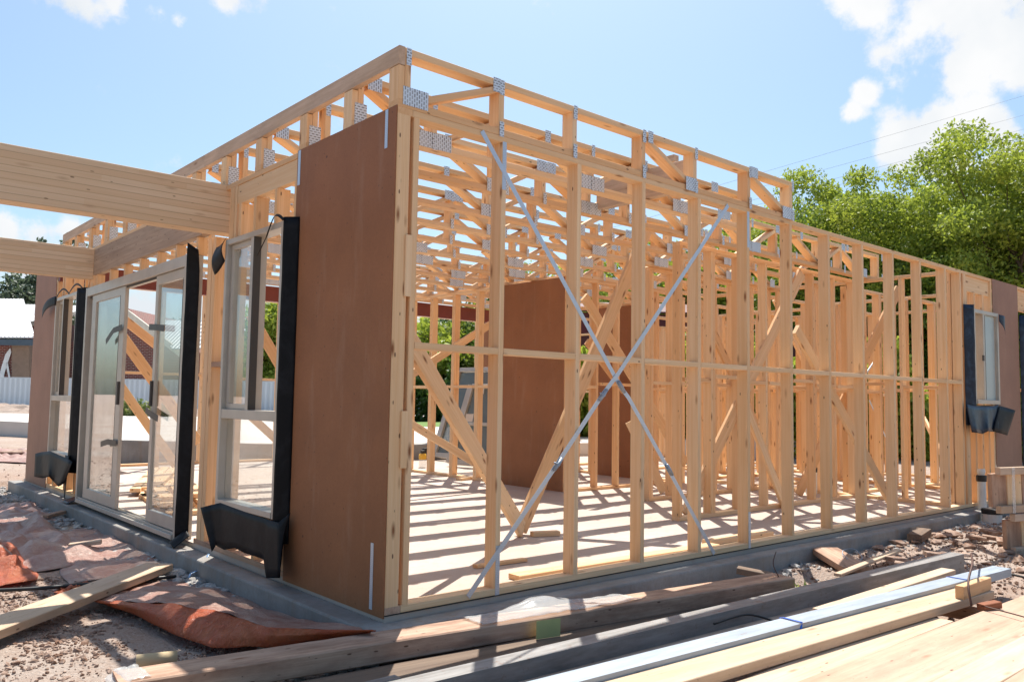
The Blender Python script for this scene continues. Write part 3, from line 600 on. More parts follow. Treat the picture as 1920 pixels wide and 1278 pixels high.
# jar
j = thing('glue_bottle', 'small clear bottle of mustard yellow glue on the floor by the leaning windows', 'bottle', (4.0, 5.3, 0)); q = onZ(792, 876, 0)
j.matrix_basis = Matrix.Translation(q)
def lathe(name, c, prof, mat, par=None, n=16):
    vs = [(c[0]+r*math.cos(2*math.pi*k/n), c[1]+r*math.sin(2*math.pi*k/n), c[2]+z) for r, z in prof for k in range(n)]
    fs = [(i*n+k, i*n+(k+1) % n, (i+1)*n+(k+1) % n, (i+1)*n+k) for i in range(len(prof)-1) for k in range(n)]+[tuple(range(n-1, -1, -1)), tuple((len(prof)-1)*n+k for k in range(n))]
    return mesh_obj(name, vs, fs, mat, par, smooth=False)
lathe('bottle_body', q, [(.06, 0), (.06, .12), (.058, .125)], M['wrap'], j); lathe('glue', q, [(.0605, .125), (.0605, .19), (.04, .215)], M['yellow'], j); lathe('cap', q, [(.035, .216), (.035, .26), (.03, .262)], M['black'], j)
lathe('brush_handle', q+V((.06, .04, 0)), [(.03, .20), (.04, .21), (.045, .29)], M['black'], j)

# ------------------------------------------------------------------ windows
def ring(name, par, xa, xb, ya, yb, za, zb, sw, rb, rt, mat=None):
    """a closed sash frame lying in a wall that runs along Y"""
    O = [(ya, za), (yb, za), (yb, zb), (ya, zb)]; I = [(ya+sw, za+rb), (yb-sw, za+rb), (yb-sw, zb-rt), (ya+sw, zb-rt)]; vs = [(x, y, z) for x in (xa, xb) for y, z in O+I]
    fs = []
    for k in range(4):
        a, b = k, (k+1) % 4; fs += [(a, b, 4+b, 4+a), (8+a, 12+a, 12+b, 8+b), (a, 8+a, 8+b, b), (4+a, 4+b, 12+b, 12+a)]
    o = mesh_obj(name, vs, fs, mat or M['alu'], par); b_ = o.modifiers.new('arris', 'BEVEL'); b_.width = .002; b_.segments = 1; return o
def rail(par, nm, lo, hi, mat=None): return box(nm, lo, hi, mat or M['alu'], par, ch=.002)
def win_left(label, y0, y1, z0, z1, zt, ym, xf=-.075, side=1):
    t = thing('window', label, 'window', (xf, (y0+y1)/2, z0), 'aluminium windows in the left wall'); x1 = xf+.10; f = .036
    rail(t, 'jamb', (xf, y0, z0), (x1, y0+f, z1)); rail(t, 'jamb', (xf, y1-f, z0), (x1, y1, z1))
    rail(t, 'head', (xf+.001, y0+f, z1-f), (x1-.001, y1-f, z1-.001)); rail(t, 'sill', (xf-.004, y0+f-.002, z0+.001), (x1, y1-f+.002, z0+f))
    rail(t, 'transom', (xf+.003, y0+f, zt-.03), (x1-.003, y1-f, zt+.03)); rail(t, 'mullion', (xf+.006, ym-.025, zt+.03), (x1-.006, ym+.025, z1-f))
    # sash on the far half
    xs_ = xf+.03
    sa = ring('sash', t, xs_, xs_+.03, ym+.026, y1-f-.001, zt+.031, z1-f-.001, .029, .035, .035)
    box('gasket', (xf+.002, ym-.034, zt+.03), (xf+.05, ym-.026, z1-f), M['alu_dark'], t, ch=.0005)
    box('glass_pane', (xs_+.012, ym+.056, zt+.067), (xs_+.017, y1-f-.031, z1-f-.037), M['glass'], sa, ch=.0003); box('sash_latch', (xs_-.008, ym+.03, zt+.45), (xs_-.0005, ym+.05, zt+.50), M['alu_dark'], sa)
    box('glass_pane', (xf+.045, y0+f, z0+f), (xf+.050, y1-f, zt-.03), M['glass'], t, ch=.0003)
    return t
def flap(name, label, fn, nu, nv, mat=None): return tag(sheetgrid(name, fn, nu, nv, mat or M['flash'], th=.0016), label, 'flashing', 'black plastic window flashings')
w1 = win_left('tall two part aluminium window beside the big brown corner sheet', 1.082, 1.952, .335, 2.08, .925, 1.53)
w2 = win_left('tall two part aluminium window at the far end of the left wall', 5.75, 6.66, .385, 2.08, .99, 6.33)
def wav(u, v, a=.02, k=0.): return a*noise.noise(V((u*4+k, v*4, k)))*2
# window 1: apron, side strip, top flap
def lerp(P, t):
    t = max(0, min(.9999, t))*(len(P)-1); i = int(t); return P[i].lerp(P[i+1], t-i)
def apron(label, pts, plane, mat=None):
    """creased hanging film: columns of (top pixel, bottom pixel, stand-off) on the wall plane"""
    T = []; B = []
    for (tx, ty, bx, by, d0, d1) in pts: T.append(plane(tx, ty, -.080-d0)); B.append(plane(bx, by, -.080-d1))
    n = len(pts)-1; return tag(sheetgrid('window_flashing', lambda u, v: tuple(lerp(T, u).lerp(lerp(B, u), v)), n*5, 6, mat or M['flash'], th=.0016), label, 'flashing', 'black plastic window flashings')
apron('black plastic apron hanging below the near left window with a ragged lower edge', [(376, 951, 397, 1034, .05, .04), (396, 946, 405, 1022, .02, .015), (413, 942, 420, 1030, .0, .012), (440, 952, 441, 1027, .0, .016), (462, 960, 458, 1036, .0, .008), (484, 967, 478, 1042, .0, .014), (500, 972, 494, 1048, .0, .012), (504, 974, 499, 1083, .002, .02), (522, 979, 525, 1083, .003, .03), (545, 960, 531, 1012, -.03, -.02)], onX)
flap('window_flashing', 'long black plastic strip folded out beside the near left window against the corner sheet', lambda u, v: (-.078+.068*(v**1.3)+wav(u*2, v, .002, 7), 1.083-.072*v+.03*max(0, .25-u)*4*v*0, .20+1.90*u), 40, 6)
flap('window_flashing', 'curled black flap at the upper far corner of the near left window', lambda u, v: (-.07-.03*math.sin(3*v), 1.95+.17*u, 2.10-.02*u-.03*math.sin(2*u)-.16*v-.03*u*v), 8, 8)
flap('window_flashing', 'thin black plastic ribbon curling over the top of the near left window', lambda u, v: (-.082-.012*v, 1.06+.34*u, 2.085+.045*math.sin(math.pi*min(1, u*1.5))-.14*max(0, u-.35)**1.2*2-.015*v), 24, 2)
# door
D = thing('sliding_door', 'wide aluminium sliding glass door standing open in the left wall', 'sliding door', (0, 4.05, .0))
xf, x1 = -.075, .045; y0, y1, z0, z1 = 2.66, 5.42, .0, 2.075
rail(D, 'jamb', (xf, y0, z0), (x1, y0+.05, z1)); rail(D, 'jamb', (xf, y1-.05, z0), (x1, y1, z1)); rail(D, 'head', (xf+.001, y0+.05, z1-.085), (x1-.001, y1-.05, z1-.001)); rail(D, 'threshold', (xf-.012, y0+.05, .002), (x1, y1-.05, .035))
for k in range(3): rail(D, 'track', (xf+.008+k*.04, y0+.05, .0352), (xf+.014+k*.04, y1-.05, .052), M['alu'])
rail(D, 'head_track', (xf+.03, y0+.05, z1-.105), (xf+.036, y1-.05, z1-.0852), M['alu_dark'])
for xa, ya, yb in ((-.055, 2.712, 3.385), (-.055, 4.20, 5.24), (-.012, 4.36, 5.365)):
    sw_ = {4.20: .13, 4.36: .075}.get(ya, .06)
    dp = ring('door_panel', D, xa, xa+.032, ya, yb, .055, z1-.088, sw_, .095, .072)
    box('door_gasket', (xa-.001, ya+sw_+.0005, .151), (xa+.033, ya+sw_+.008, z1-.161), M['alu_dark'], dp, ch=.0004)
    box('glass_pane', (xa+.013, ya+sw_+.009, .151), (xa+.018, yb-sw_-.001, z1-.161), M['glass'], dp, ch=.0003)
    if xa < -.05: box('door_handle' if ya > 4 else 'door_lock', (xa-.02, (ya+.02) if ya > 4 else yb-.04, .95), (xa-.0005, (ya+.05) if ya > 4 else yb-.015, 1.15), M['alu_dark'], dp)
for lab, y, z, s, L in (('dark tape strip across the left door panel above eye level', 4.16, 1.62, .18, .46), ('dark tape strip across the left door panel near the bottom', 4.16, .62, .05, .46), ('dark tape strip on the upper part of the right door panel', 3.07, 1.55, -.05, .36), ('crumpled dark tape on the middle of the right door panel', 3.12, .86, -.10, .30)):
    tag(band('tape_strip', [(-.080, y, z), (-.084, y+L*.5, z-s*.15+.01), (-.080, y+L, z-s*.6)], .05, None, (-1, 0, 0), M['tape'], .002), lab, 'tape', 'dark tape strips on the sliding door')
flap('door_flashing', 'tall black plastic strip standing out beside the sliding door', lambda u, v: (-.078+.070*v+wav(u*2, v, .002, 2), 2.658-.075*v*(1 if u < .93 else 1-(u-.93)*8), .02+2.14*u-.05*v*(u > .9)), 40, 5)
flap('door_flashing', 'black plastic flap curled on the slab ledge below the sliding door corner', lambda u, v: (-.03-.10*u-.0*v, 2.62-.14*v+.03*u, .07-.085*u+.012*math.sin(5*v)), 8, 6)
flap('door_flashing', 'small blue black flap under the far corner of the sliding door', lambda u, v: (-.02-.11*u, 5.45+.22*v, .02-.04*u), 5, 5, M['flash_blue'])
# window 2 flaps
flap('window_flashing', 'long black strip between the far left window and the sliding door', lambda u, v: (-.078+.068*v+wav(u*2, v, .002, 5), 5.752-.15*v, .25+1.86*u), 30, 5)
apron('black plastic apron hanging below the far left window', [(66, 850, 64, 893, .02, .05), (78, 847, 80, 896, .0, .02), (94, 845, 92, 893, .0, .05), (112, 853, 100, 902, .0, .02), (131, 862, 110, 912, .01, .05), (136, 866, 121, 905, .0, .02)], onX)
flap('window_flashing', 'loose black plastic tongue hanging at the near end of the far window apron', lambda u, v: (-.08-.02*u, 5.70+.16*v*(1-u*.8), .42-.42*u), 10, 4)
flap('window_flashing', 'curled black flap at the far top corner of the far left window', lambda u, v: (-.08-.02*math.sin(3*u), 6.62+.62*u, 2.10+.04*math.sin(2.6*u)-.12*u-.10*v), 12, 4)
flap('window_flashing', 'black ribbon arching over the top of the far left window', lambda u, v: (-.08, 5.52+1.1*u, 2.09+.07*abs(math.sin(math.pi*2*u))-.02*v), 26, 2)
# right wall window
RWN = thing('window', 'small aluminium window with a frosted pane in the right part of the front wall', 'window', (7.6, -.05, 1.1))
xa, xb, za, zb = 7.235, 7.95, 1.085, 2.10; ya, yb = -.075, .03
rail(RWN, 'jamb', (xa, ya, za), (xa+.04, yb, zb)); rail(RWN, 'jamb', (xb-.04, ya, za), (xb, yb, zb)); rail(RWN, 'head', (xa+.04, ya+.001, zb-.04), (xb-.04, yb, zb-.001)); rail(RWN, 'sill', (xa+.038, ya-.01, za+.001), (xb-.038, yb, za+.045))
rail(RWN, 'mullion', (7.50, ya+.004, za+.046), (7.545, yb-.004, zb-.041)); box('gasket', (7.546, ya+.003, za+.05), (7.556, ya+.05, zb-.05), M['alu_dark'], RWN)
box('frosted_pane', (7.556, ya+.03, za+.046), (7.90, ya+.036, zb-.041), M['frost'], RWN); box('window_latch', (7.44, ya-.012, 1.55), (7.48, ya, 1.61), M['alu_dark'], RWN)
R2 = thing('window', 'tall aluminium window cut by the right edge of the picture', 'window', (9.4, -.05, .4))
rail(R2, 'jamb', (8.95, ya, .36), (8.99, yb, 2.14)); rail(R2, 'jamb', (10.0, ya, .36), (10.04, yb, 2.14)); rail(R2, 'head', (8.99, ya+.001, 2.10), (10.0, yb, 2.139)); rail(R2, 'sill', (8.99, ya-.01, .361), (10.0, yb, .40)); box('glass_pane', (8.99, -.03, .40), (10.0, -.025, 2.10), M['glass'], R2)
flap('window_flashing', 'dark blue strip on the left side of the small right window', lambda u, v: (7.236-.10*v, -.078+.07*v+wav(u*2, v, .002, 1), .86+1.28*u), 26, 5, M['flash_blue'])
apron('crinkled dark blue apron below the small right window', [(1812, 757, 1822, 810, .0, .02), (1824, 760, 1832, 811, .0, .05), (1838, 761, 1842, 813, .0, .01), (1850, 761, 1853, 808, .0, .05), (1862, 761, 1863, 809, .0, .01), (1872, 758, 1872, 803, .0, .04)], onY, M['flash_blue'])
apron('loose black square flap at the lower right of the small right window', [(1873, 760, 1862, 808, .01, .03), (1888, 764, 1876, 812, .02, .05), (1904, 769, 1889, 816, .04, .03)], onY)
flap('window_flashing', 'folded dark flap at the upper right of the small right window', lambda u, v: (7.94+.17*u, -.085-.02*math.sin(3*u), 2.09-.02*u-.20*v*(.4+.6*u)), 8, 6, M['flash_blue'])
flap('window_flashing', 'dark strip beside the window at the right picture edge', lambda u, v: (8.95-.12*v, -.078+.07*v, .3+1.86*u), 12, 4, M['flash_blue'])
# leaning window units inside
def leaning(label, b0, b1, top, th=.09, group='spare windows leaning inside'):
    b0, b1, top = V(b0), V(b1), V(top); t = thing('spare_window', label, 'window', b0, group); e = (b1-b0).normalized(); upd = top; n_ = e.cross(upd.normalized()).normalized()
    def bar(nm, p, q, w_=.06): stick(nm, p, q, th, w_, M['alu'], t, upv=(e if nm == 'stile' else upd))
    bar('stile', b0, b0+upd, .11); bar('stile', b1, b1+upd, .11); bar('rail', b0+e*.03+upd*.02, b1-e*.03+upd*.02, .08); bar('rail', b0+e*.03+upd*.5, b1-e*.03+upd*.5, .05); bar('rail', b0+e*.03+upd*.985, b1-e*.03+upd*.985, .07)
    prism('glass_pane', [b0+e*.03+upd*.04, b1-e*.03+upd*.04, b1-e*.03+upd*.96, b0+e*.03+upd*.96], n_*.004, M['dusky'], t)
leaning('tall spare window leaning against the back of the brown sheet wall', (6.20, 8.2, .06), (6.30, 6.85, .06), (.52, -.0, 1.52))
qa, qb = onZ(843, 868, .05), onZ(925, 874, .05)
leaning('smaller spare window with paper stickers leaning in front of the taller one', qa, qb, (.42, .0, 1.22))
for k, (px, py) in enumerate(((893, 738), (872, 790))):
    p = onY(px, py, qa.y-.25); tag(prism('paper_sticker', [p, p+V((.13, -.02, 0)), p+V((.15, -.02, .12)), p+V((.02, 0, .12))], (0, -.002, 0), M['white_paint']), ('upper paper sticker on the smaller spare window', 'lower paper sticker on the smaller spare window')[k], 'sticker')

# pipes
p1 = thing('pipe_stub', 'white pipe stub with a torn black top standing on the floor between the studs', 'pipe', (6.90, 1.62, 0))
lathe('pipe', (6.90, 1.62, 0), [(.065, 0), (.065, .26)], M['pvc'], p1); lathe('cap', (6.90, 1.62, 0), [(.068, .261), (.07, .31), (.06, .32)], M['black'], p1)
p2 = thing('downpipe_stub', 'thin white pipe with a black band at the right end of the slab ledge', 'pipe', (7.35, -.07, -.03))
lathe('pipe', (7.35, -.07, -.031), [(.042, 0), (.042, .30)], M['pvc'], p2); lathe('band', (7.35, -.07, -.031), [(.05, .30), (.052, .36), (.045, .365)], M['black'], p2); lathe('cap', (7.35, -.07, -.031), [(.03, .366), (.04, .40), (.036, .43)], M['pvc'], p2)
p3 = thing('drain_pipe', 'thick pale drain pipe with a black collar below the thin pipe', 'pipe', (7.1, -.26, GZ))
lathe('pipe', (7.10, -.25, GZ), [(.09, -.05), (.09, .13)], M['pvc'], p3); lathe('collar', (7.10, -.25, GZ), [(.096, .13), (.10, .175), (.092, .18)], M['black'], p3)

# ------------------------------------------------------------------ timber and steel stacked in front
def lay(name, label, cat, a, b, w_, h_, ztop, mat, group=None, roll=0):
    a, b = V((a[0], a[1], ztop-h_/2)), V((b[0], b[1], ztop-h_/2)); return tag(stick(name, a, b, w_, h_, mat), label, cat, group)
# the muddy laminated beam
mb = thing('timber_beam', 'thick muddy timber beam lying along the foot of the slab', 'timber beam', (.6, -.3, GZ))
stick('beam', (-1.22, -.045, -.075), (2.575, -.585, -.075), .18, .09, M['pine_dirty'], mb, ch=.006)
prism('paper_label', [onZ(1004, 1164, -.03)+V((.0, -.006, .002)), onZ(1049, 1158, -.03)+V((0, -.006, .002)), onZ(1049, 1158, -.03)+V((0, -.006, -.085)), onZ(1004, 1164, -.03)+V((0, -.006, -.085))], (0, -.0015, 0), M['label'], mb)
tag(sheetgrid('plastic_wrap', lambda u, v: (.33+1.0*u, -.185-.135*u-.16*v, -.022+.05*max(0, math.sin(3.14*u*1.1))**6*(1-v)+.014*abs(noise.noise(V((u*9, v*5, 2))))), 40, 10, M['wrap'], th=.001), 'torn clear plastic wrap crumpled on the muddy beam', 'plastic wrap')
tag(sheetgrid('plastic_wrap', lambda u, v: (-1.235+.12*u, -.13+.18*v, -.024-.10*max(0, .35-u)+.012*noise.noise(V((u*8, v*8, 5)))), 10, 12, M['wrap'], th=.001), 'clear plastic wrap around the near left end of the muddy beam', 'plastic wrap')
tag(box('form_board', (0, 0, 0), (.001, .001, .001), M['dark_ply']) if 0 else stick('form_board', (-.95, -.42, -.125), (2.7, -.80, -.125), .36, .018, M['dark_ply']), 'wide dark muddy board lying between the beam and the steel section', 'form board')
# C section 1
def csec(name, label, a, b, w_, h_, mat, flip=1):
    a, b = V(a), V(b); L = (b-a).length/2; t = .003
    pr = [(w_/2, h_/2), (-w_/2, h_/2), (-w_/2, -h_/2), (w_/2, -h_/2), (w_/2, -h_/2+t), (-w_/2+t, -h_/2+t), (-w_/2+t, h_/2-t), (w_/2, h_/2-t)]
    pr = [(flip*y, z) for y, z in pr]
    n = len(pr); vs = [(-L, y, z) for y, z in pr]+[(L, y, z) for y, z in pr]
    fs = [(i, (i+1) % n, n+(i+1) % n, n+i) for i in range(n)]+[(0, 7, 6, 1), (1, 6, 5, 2), (2, 5, 4, 3), (8, 9, 14, 15), (9, 10, 13, 14), (10, 11, 12, 13)]
    return tag(mesh_obj(name, vs, fs, mat, None, frame(a, b)), label, 'steel beam', 'steel sections on the timber stack')
csec('steel_channel', 'dull rust stained steel channel with mud on it lying behind the bright one', (-.75, -.815, -.075), (4.12, -1.035, -.055), .10, .13, M['steel'], 1)
csec('steel_channel', 'bright galvanised steel channel tied with blue strapping', (-.9, -1.17, -.005), (3.72, -1.46, .0), .11, .05, M['galv'], 1)
lay('board', 'narrow dusty board between the two steel channels, farther one', 'board', (-.7, -.92, 0), (3.2, -1.09, 0), .10, .04, -.085, M['pink_board'], 'boards stacked in the foreground')
lay('board', 'narrow dusty board tucked behind the bright steel channel', 'board', (-.7, -1.045, 0), (3.3, -1.235, 0), .10, .04, -.060, M['cream'], 'boards stacked in the foreground')
bds = [('wide pale board right in front of the bright steel channel', (-.6, -1.315), (3.05, -1.535), .215, .045, .00, M['cream']),
       ('second pale board partly under the wide pale board', (-.3, -1.60), (2.35, -1.60), .17, .045, -.05, M['cream']),
       ('wide dusty board with nail holes in the middle of the near stack', (.0, -1.835), (3.2, -1.885), .235, .045, -.012, M['pink_board']),
       ('narrower dusty board at the right of the near stack', (.3, -2.0), (3.3, -2.035), .115, .045, -.008, M['pink_board']),
       ('board with grey stains in the lower right corner', (.3, -2.155), (3.3, -2.15), .17, .045, -.004, M['cream']),
       ('outermost board in the lower right corner of the picture', (.3, -2.34), (3.3, -2.30), .16, .045, .0, M['pink_board'])]
for lab, a, b, w_, h_, z, mt in bds: lay('board', lab, 'board', a, b, w_, h_, z, mt, 'boards stacked in the foreground')
for i, x in enumerate((.1, 1.5, 2.9)): tag(box('bearer', (x, -2.5, -.165), (x+.09, -1.1, -.098), M['pine_dirty']), f"rough bearer under the {('near', 'middle', 'far')[i]} part of the board stack", 'bearer', 'bearers under the board stack')
lay('board', 'tapering pale board poking out behind the bright steel channel at its far end', 'board', (1.9, -1.20, 0), (3.62, -1.17, 0), .09, .03, -.02, M['cream'], 'boards stacked in the foreground')
tag(stick('timber_block', (2.66, -1.60, .035), (3.06, -1.60, .035), .045, .07, M['pine2']), 'short timber block set on edge on the wide pale board', 'timber block')
tag(stick('timber_block', (2.55, -1.745, .0), (2.66, -1.79, .01), .05, .035, M['red_wood']), 'small reddish offcut lying beside the bent rusty wire', 'timber block')
for lab, x, zt in (('blue strapping band around the bright steel channel in the middle', 1.42, .024), ('blue strapping band near the far end of the bright steel channel', 3.1, .024)):
    yc = -1.17-(x+.9)*.0628; tag(band('strapping', [(x-.0, yc+.062, .022), (x+.01, yc+.05, zt+.002), (x, yc-.052, zt+.003), (x-.03, yc-.062, -.03)], .014, None, (0, 0, 1), M['blue_strap'], .0012), lab, 'strapping', 'blue strapping bands')
def wirep(label, pts, r=.004, mat=None, nm='wire', cat='wire'):
    P = [V(p) for p in pts]; out = []
    for i in range(len(P)-1):
        a, b, c_, d = P[max(i-1, 0)], P[i], P[i+1], P[min(i+2, len(P)-1)]
        for k in range(6):
            t = k/6; out.append(.5*((2*b)+(-a+c_)*t+(2*a-5*b+4*c_-d)*t*t+(-a+3*b-3*c_+d)*t**3))
    out.append(P[-1]); return tag(tube(nm, out, r, mat or M['rust'], None, 6), label, cat)
wirep('bent rusty metal strip arching over the near boards', [(2.55, -1.70, .0), (2.62, -1.66, .10), (2.85, -1.60, .17), (3.25, -1.45, .16), (3.6, -1.35, .10)], .006)
wirep('straight rusty rod lying across the near dusty boards', [(2.55, -1.75, .01), (2.45, -2.0, .012), (2.30, -2.2, .012)], .004)
wirep('bent black rod on the dusty board behind the bright channel', [(1.25, -1.0, -.03), (1.5, -1.02, -.02), (1.62, -1.10, -.055)], .006, M['black'])
wirep('thin wire standing up at the far end of the muddy beam', [(2.50, -.60, -.03), (2.47, -.58, .05), (2.52, -.57, .12)], .003)
wirep('loop of pale wire lying on the rubble beyond the beam', [(3.7, -.42, -.10), (3.78, -.36, -.04), (3.88, -.40, -.03), (3.84, -.48, -.08), (3.72, -.46, -.10), (3.74, -.38, -.05)], .003, M['galv'])
wirep('black cable lying on the dirt at the right edge', [(3.9, -1.15, -.10), (4.1, -1.30, -.08), (3.9, -1.65, -.06)], .008, M['black'])
tag(box('steel_bracket', (-.50, -.60, -.11), (-.30, -.55, -.075), M['steel']), 'small black steel bracket on the dark board near the bottom of the picture', 'bracket')
tag(stick('timber_block', (3.86, -.17, -.07), (3.60, -.56, -.125), .22, .045, M['pine_dirty']), 'muddy timber block beside the slab, half way along', 'timber block')
tag(stick('timber_block', (2.62, -.22, -.06), (2.72, -.42, -.085), .09, .04, M['dark_ply']), 'dark reddish timber offcut against the slab at the far end of the muddy beam', 'timber block')
tag(stick('timber_stake', (3.2, -.62, -.10), (4.35, -.52, -.07), .05, .02, M['cream']), 'thin pale stake lying against the dull steel channel', 'stake')
tag(stick('timber_block', (5.25, -.26, -.10), (5.50, -.24, -.07), .12, .07, M['dark_ply']), 'dark muddy lump of timber against the slab towards the right end', 'timber block')
for i in range(8):
    x, y = random.uniform(3.9, 6.2), random.uniform(-1.0, -.45); a = random.uniform(0, 3); 
    tag(stick('clay_shard', (x, y, -.10), (x+.16*math.cos(a), y+.16*math.sin(a), -.085), .09, .03, M['clod']), 'flat broken clay shard on the rubble right of the slab', 'shard', 'broken clay shards beside the slab')
# crate of short timbers at the right edge
def crate(label, x, y, z, ang, hgt, wd):
    t = thing('timber_bundle', label, 'timber bundle', (x, y, z), 'strapped bundles of short timbers at the right edge'); c, s = math.cos(ang), math.sin(ang)
    R_ = lambda a, b, c_: V((x+a*c-b*s, y+a*s+b*c, z+c_))
    for k in range(6): stick('slat', R_(.04+k*wd/6, 0, .05), R_(.04+k*wd/6-.01, .0, hgt-.05), .04, wd/6-.012, M['pine'] if k % 2 else M['pine_dirty'], t, upv=R_(1, 0, 0)-R_(0, 0, 0))
    for zz in (.03, hgt-.03): stick('rail', R_(-.02, -.045, zz), R_(wd, -.045, zz), .045, .06, M['pine_grey'], t)
    stick('brace', R_(.02, .05, .08), R_(wd, .05, hgt-.08), .03, .06, M['pine2'], t)
    band('strap', [R_(.14, -.072, 0), R_(.14, -.072, hgt)], .04, t, (R_(0, -1, 0)-R_(0, 0, 0)), M['wrap'])
crate('upper bundle of strapped short timbers at the right edge, standing on the lower one', 5.27, -.90, .19, -.25, .37, 1.2)
crate('lower bundle of short timbers on the dirt at the right edge', 5.42, -.95, -.15, -.25, .33, 1.2)

# ------------------------------------------------------------------ left foreground
tag(stick('plank', (-1.62, 1.0-.02, -.075), (-.30, 2.28, -.095), .19, .045, M['cream'], ch=.004), 'long pale plank lying across the dirt and orange film at the left', 'plank')
lathe_t = tag(tube('cardboard_tube', [onZ(255, 1240, -.10), onZ(332, 1232, -.10)], .03, plain('tan_cardboard', (.50, .38, .22), .8), None, 14), 'short tan cardboard tube on the dirt behind the muddy beam', 'tube')
wirep('black poly pipe lying under the pale plank', [onZ(-60, 1108, -.12), onZ(60, 1103, -.12), onZ(190, 1092, -.12), onZ(330, 1080, -.13)], .012, M['black'], 'poly_pipe', 'pipe')
tag(sheetgrid('plastic_strip', lambda u, v: tuple(onZ(392-38*u, 1038+48*u, -.02-.12*u)+V((.012*math.sin(6*u), -.03*v+.015, .012*math.sin(9*u)))), 14, 3, M['blueclear'], th=.002), 'clear bluish plastic strip hanging over the slab edge below the near window', 'plastic strip')
for lab, px, py, L, rot, mt in (('small pale offcut lying in the shade near the slab at the left', 85, 968, .20, .5, M['pine_dirty']), ('dark piece of bark like offcut on the film at the left', 130, 1022, .22, -.4, M['pine_grey'])):
    p = onZ(px, py, -.115); tag(stick('timber_offcut', p, p+V((L*math.cos(rot), L*math.sin(rot), .02)), .07, .03, mt), lab, 'timber offcut', 'loose timber off-cuts')
def lerp(P, t):
    t = max(0, min(.9999, t))*(len(P)-1); i = int(t); return P[i].lerp(P[i+1], t-i)
# orange builder's film, the folded sheet
back = [onZ(212, 1100, -.15), onZ(300, 1086, -.15), onZ(420, 1100, -.15), onZ(500, 1140, -.14), onZ(575, 1160, -.12), onZ(650, 1172, -.06)]
crest = [onZ(182, 1126, -.12), onZ(250, 1128, -.075), onZ(330, 1132, -.04), onZ(430, 1150, -.03), onZ(500, 1176, -.025), onZ(694, 1182, -.01)]
low = [onZ(184, 1130, -.14), onZ(250, 1150, -.13), onZ(330, 1190, -.125), onZ(400, 1214, -.12), onZ(520, 1212, -.10), onZ(694, 1186, -.03)]
tag(sheetgrid('builders_film', lambda u, v: tuple(lerp(back, u).lerp(lerp(crest, u), v)+V((0, 0, .022*abs(noise.noise(V((u*7, v*4, 3))))*4*v*(1-v)+.012*noise.noise(V((u*14, v*6, 9)))))), 70, 24, M['tarp_dusty'], th=.0012), 'dusty top of the orange builders film lying between plank and muddy beam', 'plastic film', 'orange builders film on the ground')
tag(sheetgrid('builders_film', lambda u, v: tuple(lerp(crest, u).lerp(lerp(low, u), v)+V((-.03*math.sin(math.pi*v)*(1-u), -.05*math.sin(math.pi*v), .018*math.sin(math.pi*v)+.01*noise.noise(V((u*12, v*4, 4)))))), 70, 12, M['tarp_orange'], th=.0012), 'bright orange folded edge of the builders film facing the viewer', 'plastic film', 'orange builders film on the ground')
def blobfilm(label, cs, z, h, mat, seed, nu=40, nv=40):
    A, B, C, Dd = [onZ(x, y, z) for x, y in cs]
    return tag(sheetgrid('builders_film', lambda u, v: tuple(A.lerp(B, u).lerp(Dd.lerp(C, u), v)+V((.05*noise.noise(V((u*5, v*5, seed+3))), .05*noise.noise(V((u*5, v*5, seed+7))), h*(abs(noise.noise(V((u*4, v*5, seed))))*1.6+.35*abs(noise.noise(V((u*11, v*12, seed+1)))))*min(1, 6*u, 6*v, 6*(1-u), 6*(1-v))))), nu, nv, mat, th=.0012), label, 'plastic film', 'orange builders film on the ground')
blobfilm('crumpled pinkish film heaped at the left edge of the picture', [(-90, 1000), (60, 968), (215, 1048), (-60, 1092)], -.14, .10, M['tarp_dusty'], 2)
blobfilm('bright orange crumple at the left edge of the picture', [(-120, 1030), (20, 1010), (70, 1085), (-100, 1115)], -.13, .07, M['tarp_orange'], 12)
blobfilm('flat dusty film in the middle of the left ground', [(60, 1000), (190, 985), (330, 1058), (130, 1095)], -.145, .035, M['tarp_dusty'], 22)
blobfilm('thin film sheet beside the slab in the left ground', [(-40, 948), (60, 940), (110, 975), (-40, 985)], -.145, .03, M['tarp_dusty'], 27)
blobfilm('pale pink film sheet lying beyond the far end of the slab', [(-60, 835), (66, 845), (66, 868), (-60, 862)], -.13, .08, M['tarp_dusty'], 32)
blobfilm('small orange film scrap between plank and pipe', [(95, 1108), (170, 1092), (200, 1104), (120, 1122)], -.145, .05, M['tarp_orange'], 42, 20, 14)
tag(box('timber_box', (0, 0, 0), (.001, .001, .001), M['pine']) if 0 else stick('clay_paver', onZ(20, 852, -.12), onZ(58, 848, -.12), .5, .10, M['clod']), 'flat terracotta coloured slab lying in the dirt beyond the far sheet', 'paver')

# ------------------------------------------------------------------ neighbourhood
def bprism(name, pts, th, mat, par=None, uv=False):
    o = prism(name, pts, th, mat, par)
    me = o.data; l = me.uv_layers.new(name='UV'); 
    for p in me.polygons:
        n_ = p.normal; ex = V((0, 0, 1)).cross(n_); ex = ex.normalized() if ex.length > .05 else V((1, 0, 0)); ey = n_.cross(ex)
        for li in p.loop_indices:
            c_ = me.vertices[me.loops[li].vertex_index].co; l.data[li].uv = (c_.dot(ex), c_.dot(ey))
    return o
fh = V((fw.x, fw.y, 0)).normalized()
